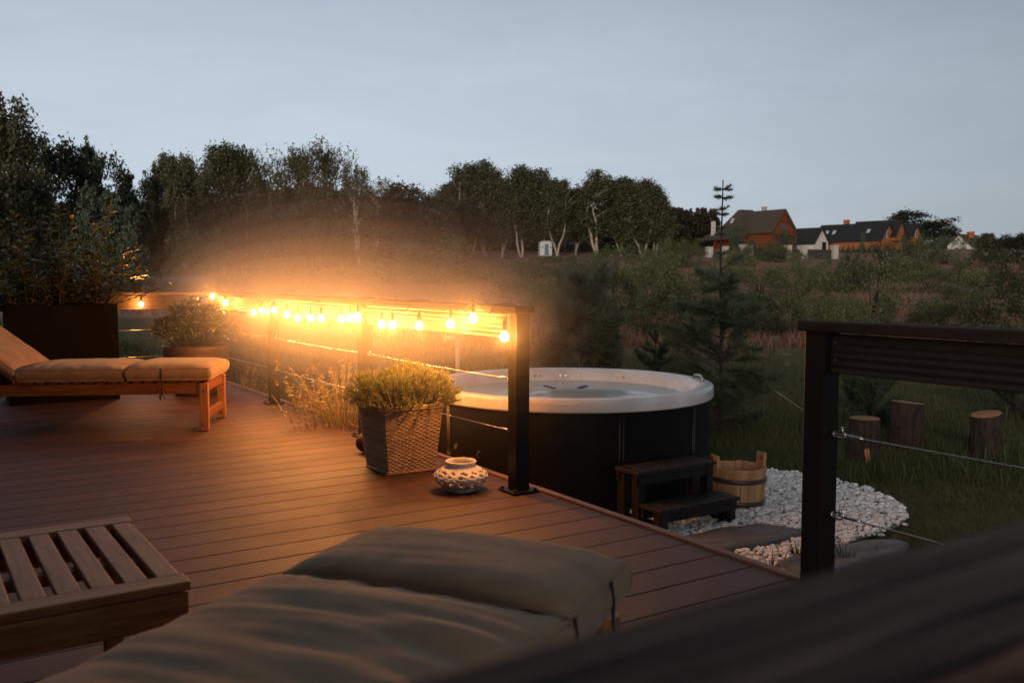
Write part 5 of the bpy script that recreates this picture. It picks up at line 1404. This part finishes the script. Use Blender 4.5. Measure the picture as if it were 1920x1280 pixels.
for k in range(15):
    MB().box((6.75, -2.9 + k * .414, 3.6), (.07, .09, 1.0)).build('baluster', M['log_wood'], bo_)
MB().box((6.75, 0, 4.14), (.12, 6.0, .12)).build('handrail', M['log_wood'], bo_)
for yy in (-2.8, 2.8): MB().box((6.6, yy, 1.48), (.26, .26, 2.96)).build('balcony_post', M['log_wood'], lh)
window(lh, (5.2, 0, 4.6), 1.5, 1.9, '+x', frame='log_wood'); window(lh, (5.2, 0, 1.5), 1.4, 1.6, '+x', frame='log_wood'); window(lh, (-1.0, -3.6, 1.6), 1.2, 1.3, '-y', frame='log_wood')
br_ = MB(); br_.tube([(5.75, -2.0, 6.4), (5.75, 0, 8.1)], .09, 5); br_.tube([(5.75, 2.0, 6.4), (5.75, 0, 8.1)], .09, 5); br_.box((5.75, 0, 6.2), (.14, 4.2, .16)); br_.build('gable_brace', M['log_wood'], lh)
skylight(lh, (-6.2, -4.2, 6.9 - .35), (0, -1.8, -6.5 * .55), (1, 0, 0), .9, 1.3)
ey = MB(); ey.lathe([(1.1, 0), (.9, .45), (.5, .75), (.001, .85)], 16, sx=1.3, sy=.9); e_ = ey.build('eyebrow_dormer', M['thatch'], lh); e_.location = (-3.2, -5.4, 4.6); e_.parent = lh
MB().box((-3.2, -6.35, 4.85), (.9, .06, .35)).build('dormer_window', M['glass'], lh)
# white-gabled garage house
gh = house('garage_house', 'low house with black roof and white gable between log and brick houses', 'house', 1513, 188, R(-52))
gh.scale = (.86,) * 3
gable_block(gh, -4.6, 3.4, -2.9, 2.9, -1.0, 1.7, 5.0, 'white_wall', 'roof_black', over=.6)
MB().box((3.46, 1.2, .6), (.06, 1.6, 2.4)).build('garage_door', M['house_dark'], gh)
# orange brick house
bh = house('brick_house', 'long orange brick house with black roof, skylights and two gables', 'house', 1612, 196, R(-48), z=zg_c((1620 - CX) / F * 196, 196))
bh.scale = (.93,) * 3
gable_block(bh, -9.6, 6.2, -3.6, 3.6, -1.0, 2.2, 5.9, 'brick', 'roof_black', over=.55)
gable_block(bh, 3.0, 9.2, 4.4, 10.4, -1.0, 2.4, 5.9, 'brick', 'roof_black', over=.55)
gable_block(bh, -3.0, 7.2, 1.2, 6.6, 2.0, 3.2, 6.6, 'brick', 'roof_black', over=.5)
ch = MB(); ch.box((-4.4, 1.2, 6.4), (1.1, .9, 1.5)); ch.build('chimney', M['brick'], bh)
for xx in (-7.4, -5.6, 2.7): skylight(bh, (xx, -2.0, 4.05 - .02), (0, -3.6, -3.7), (1, 0, 0), .75, 1.2)
window(bh, (6.2, -.2, 3.4), .6, 1.5, '+x'); window(bh, (9.2, 7.4, 3.6), .6, 1.3, '+x')
# white house far right
wh = house('white_house', 'small white house with brown roof and red chimneys at far right', 'house', 1806, 215, R(-48), z=D(1806, 478, 215).z)
gable_block(wh, -2.6, 2.6, -3.5, 6.0, -1.2, 2.1, 4.6, 'white_wall', 'thatch', over=.5, axis='y')
window(wh, (-.5, -3.5, .9), .7, 1.4, '-y', frame='white_wall', glass='house_dark'); window(wh, (1.0, -3.5, .7), .7, 1.7, '-y', frame='white_wall', glass='house_dark')
MB().box((1.2, -3.9, -.4), (3.0, .7, .5)).build('balcony', M['house_dark'], wh)
for xx, yy in ((.6, .5), (1.6, -.6)):
    c_ = MB(); c_.box((xx, yy, 4.6), (.9, .8, 1.5)); c_.build('chimney', M['brick_red'] if 'brick_red' in M else M['brick'], wh)
# dark house behind the birches
dh = house('dark_house', 'dark house hidden behind the birches right of the white cabin', 'house', 1098, 168, 0)
gable_block(dh, -4.5, 4.5, 0, 6, 0, 3.6, 5.6, 'house_dark', 'roof_black', over=.4)
window(dh, (-2.6, 0, 2.2), .8, 1.6, '-y', frame='house_dark', glass='skylight'); window(dh, (1.6, 0, 3.0), 1.2, .7, '-y', frame='house_dark', glass='skylight')
# white cabin
cbn = house('site_cabin', 'small white cabin with a grey door under the far birches', 'cabin', 1022, 150, R(8))
c_ = MB(); c_.box((0, 0, 1.1), (2.0, 1.6, 2.2)); c_.build('cabin_wall', M['cabin'], cbn, bevel=.08)
c_ = MB(); c_.add([(-1.05,-.85,2.2),(1.05,-.85,2.2),(1.05,.85,2.2),(-1.05,.85,2.2),(-.7,-.7,2.42),(.7,-.7,2.42),(.7,.7,2.42),(-.7,.7,2.42)], [(0,1,5,4),(1,2,6,5),(2,3,7,6),(3,0,4,7),(4,5,6,7),(3,2,1,0)]); c_.build('roof', M['cabin'], cbn)
MB().box((.1, -.82, 1.02), (.62, .05, 1.8)).build('door', M['cabin_door'], cbn)
for xx in (-.62, .74): MB().box((xx, -.815, 1.45), (.22, .04, .3)).build('vent', M['cabin_door'], cbn)
# timber crate
cr_ = house('timber_crate', 'dark slatted crate left of the white cabin', 'crate', 955, 147, R(10)); c_ = MB()
for k in range(5): c_.box((0, -.6, .12 + k * .26), (1.5, .06, .2)); c_.box((0, .6, .12 + k * .26), (1.5, .06, .2)); c_.box((-.78, 0, .12 + k * .26), (.06, 1.2, .2)); c_.box((.78, 0, .12 + k * .26), (.06, 1.2, .2))
c_.build('slats', M['house_dark'], cr_)
# small shed on the left
sh = house('garden_shed', 'low grey-roofed shed between left trees and the glowing bush', 'shed', 308, 60, R(5)); gable_block(sh, -2.6, 2.6, 0, 3, 0, 1.0, 1.25, 'house_dark', 'shed_roof' if 'shed_roof' in M else 'roof_black', over=.2)
# fence pillars and dark panels before the houses
PIL = [(1328,464,487),(1357,463,490),(1391,460,487),(1403,461,482),(1475,461,487),(1504,462,490),(1562,461,490)]
names_ = ['pale fence pillar left of the log house porch','pale fence pillar behind the tall pine stem','pale fence pillar before the log house porch post','pale fence pillar squeezed right beside another','pale fence pillar below the clipped round bush','bright fence pillar before the white garage','bright fence pillar at the left end of the thuja row']
pb = []
for (px, pt, pb_), nm in zip(PIL, names_):
    d = 150.0; X = (px - CX) / F * d; b = cw(X, d, D(px, pb_, d).z); zt = D(px, pt, d).z - b.z
    t = thing('fence_pillar', nm, 'pillar', tuple(b), -TH + R(20), 'pale pillars of the hill fence')
    c_ = MB()
    for k in range(6): c_.box((0, 0, zt * (k + .5) / 6), (.92, .92, zt / 6 - .03))
    c_.box((0, 0, zt / 2), (.86, .86, zt - .05)); c_.build('block_column', M['pillar'], t); MB().box((0, 0, zt + .05), (1.02, 1.02, .12)).build('cap', M['pillar'], t); pb.append((b, zt))
fl_ = ['dark fence panel left of the log house gate','dark fence panel behind the tall pine stem','dark fence panel between the close pair of pillars','long dark fence panel before the log house','dark fence panel below the round clipped bush','dark fence panel before the white garage']
for i in range(len(pb) - 1):
    a, b = pb[i][0], pb[i + 1][0]; hgt = min(pb[i][1], pb[i + 1][1]) * .78; v = b - a; n = max(3, int(v.length / .45))
    t = thing('fence_panel', fl_[i], 'fence', tuple(a), 0, 'dark panels of the hill fence'); c_ = MB()
    for k in range(n): c_.box(v * ((k + .5) / n) + Vector((0, 0, hgt / 2)), (v.length / n * .82, .05, hgt), rz=math.atan2(v.y, v.x))
    c_.beam(Vector((0, 0, hgt * .2)), v + Vector((0, 0, hgt * .2)), .07, .12); c_.beam(Vector((0, 0, hgt * .8)), v + Vector((0, 0, hgt * .8)), .07, .12); c_.build('palings', M['house_dark'], t)
# ------------------------------------------------------------------ haze, sky, sun, camera
HZ = dict(density=HAZE_D, g=HAZE_G)
if HZ['density'] > 0:
    hm = bpy.data.materials.new('haze_air'); hm.use_nodes = True; nt = hm.node_tree
    nt.nodes.remove(nt.nodes['Principled BSDF'])
    pv = N(nt, 'ShaderNodeVolumePrincipled'); pv.inputs['Color'].default_value = c4((.97, .97, .98)); pv.inputs['Density'].default_value = HZ['density']; pv.inputs['Anisotropy'].default_value = HZ['g']
    nt.links.new(pv.outputs[0], nt.nodes['Material Output'].inputs['Volume'])
    c = cw(0, 205, 12); hb_ = MB(); hb_.box((c.x, c.y, 14), (1150, 560, 33), rz=-TH); ho = hb_.build('haze', hm); tag(ho, kind='stuff')
w = bpy.data.worlds.new('World'); sc.world = w; w.use_nodes = True; nt = w.node_tree; L = nt.links.new
bg = nt.nodes['Background']
SUN_EL, SUN_AZ = R(4), math.atan2(-.66, -.75)       # afterglow behind the viewer, low over the added house wall
sky = N(nt, 'ShaderNodeTexSky', sky_type='NISHITA'); sky.sun_disc = False; sky.sun_elevation = SUN_EL
sky.sun_rotation = math.pi / 2 - SUN_AZ
sky.altitude = 100; sky.air_density = 1.2; sky.dust_density = 2.0; sky.ozone_density = 3
tc = N(nt, 'ShaderNodeTexCoord'); sep = N(nt, 'ShaderNodeSeparateXYZ'); L(tc.outputs['Generated'], sep.inputs[0])
# thin even dusk cloud over the whole sky
gr = N(nt, 'ShaderNodeValToRGB'); e = gr.color_ramp.elements
e[0].position = 0.0; e[0].color = c4(SKY_LO); e[1].position = .85; e[1].color = c4(SKY_ZEN)
k = gr.color_ramp.elements.new(.2); k.color = c4(SKY_MID)
k = gr.color_ramp.elements.new(.33); k.color = c4(SKY_HI)
L(sep.outputs['Z'], gr.inputs['Fac'])
mp = N(nt, 'ShaderNodeMapping'); mp.inputs['Scale'].default_value = (2.2, 2.2, 9); L(tc.outputs['Generated'], mp.inputs['Vector'])
cn = N(nt, 'ShaderNodeTexNoise', Scale=1.6, Detail=7, Roughness=.62, Distortion=.6); L(mp.outputs[0], cn.inputs['Vector'])
cr = N(nt, 'ShaderNodeMapRange'); cr.inputs['From Min'].default_value = .3; cr.inputs['From Max'].default_value = .7; cr.inputs['To Min'].default_value = .945; cr.inputs['To Max'].default_value = 1.05; L(cn.outputs['Fac'], cr.inputs['Value'])
# the cloud is brighter towards one side of the sky
dt = N(nt, 'ShaderNodeVectorMath', operation='DOT_PRODUCT'); L(tc.outputs['Generated'], dt.inputs[0]); bd_ = cw(-.35, .94); dt.inputs[1].default_value = (bd_.x, bd_.y, 0)
dr = N(nt, 'ShaderNodeMapRange'); dr.inputs['From Min'].default_value = .35; dr.inputs['From Max'].default_value = 1.0; dr.inputs['To Min'].default_value = .36; dr.inputs['To Max'].default_value = 1.05; L(dt.outputs['Value'], dr.inputs['Value'])
mm = N(nt, 'ShaderNodeMath', operation='MULTIPLY'); L(cr.outputs[0], mm.inputs[0]); L(dr.outputs[0], mm.inputs[1])
sc_ = N(nt, 'ShaderNodeVectorMath', operation='SCALE'); L(gr.outputs['Color'], sc_.inputs[0]); L(mm.outputs[0], sc_.inputs['Scale'])
s2 = N(nt, 'ShaderNodeVectorMath', operation='SCALE'); L(sky.outputs[0], s2.inputs[0]); s2.inputs['Scale'].default_value = SKY_NISH
ad = N(nt, 'ShaderNodeVectorMath', operation='ADD'); L(sc_.outputs[0], ad.inputs[0]); L(s2.outputs[0], ad.inputs[1])
L(ad.outputs[0], bg.inputs['Color']); bg.inputs['Strength'].default_value = SKY_STR
sl_ = bpy.data.lights.new('sun', 'SUN'); sl_.energy = SUN_E; sl_.angle = R(28); sl_.color = (1, .87, .74)
so = bpy.data.objects.new('sun', sl_); col.objects.link(so)
sd_ = Vector((math.cos(SUN_AZ) * math.cos(R(9)), math.sin(SUN_AZ) * math.cos(R(9)), math.sin(R(9))))
so.rotation_euler = sd_.to_track_quat('Z', 'Y').to_euler()
cam = bpy.data.cameras.new('camera'); co = bpy.data.objects.new('camera', cam); col.objects.link(co)
cam.sensor_width = 36; cam.lens = 36 * F / 1920; cam.clip_start = .02; cam.clip_end = 2000
co.location = (0, 0, CAMH); co.rotation_euler = (math.pi / 2 - PITCH, R(ROLL), -TH)
cam.dof.use_dof = True; cam.dof.focus_distance = 5.4; cam.dof.aperture_fstop = cam.lens / 7.0
sc.camera = co
sc.view_settings.view_transform = 'Standard'; sc.view_settings.look = 'None'; sc.view_settings.exposure = 0; sc.view_settings.gamma = 1; sc.view_settings.use_curve_mapping = False
cy = sc.cycles
cy.use_denoising = True; cy.max_bounces = 6; cy.diffuse_bounces = 3; cy.glossy_bounces = 3; cy.transmission_bounces = 4; cy.transparent_max_bounces = 16; cy.volume_bounces = 0
cy.sample_clamp_indirect = 4; cy.use_light_tree = True; cy.caustics_reflective = False
# added even-density bodies of air, standing in for lens bloom round the bulbs
def bloom_mist(dens, rad, half, cz, g):
    m = bpy.data.materials.new('bloom_mist_air'); m.use_nodes = True; nt = m.node_tree; nt.nodes.remove(nt.nodes['Principled BSDF'])
    pv = N(nt, 'ShaderNodeVolumePrincipled'); pv.inputs['Color'].default_value = c4((.98, .98, .98)); pv.inputs['Density'].default_value = dens; pv.inputs['Anisotropy'].default_value = g
    nt.links.new(pv.outputs[0], nt.nodes['Material Output'].inputs['Volume'])
    b = MB(); prof = [(.001, -1)] + [(math.cos(a), math.sin(a)) for a in np.linspace(-1.45, 1.45, 25)] + [(.001, 1)]
    b.lathe(prof, 32); b.v = [(-x * rad, z * half, y * rad) for x, y, z in b.v]
    o = b.build('bloom_mist', m, at=(PS - .14, BLOOM_MIST_Y, cz)); tag(o, kind='stuff')
for a in BLOOM_MISTS: bloom_mist(*a)
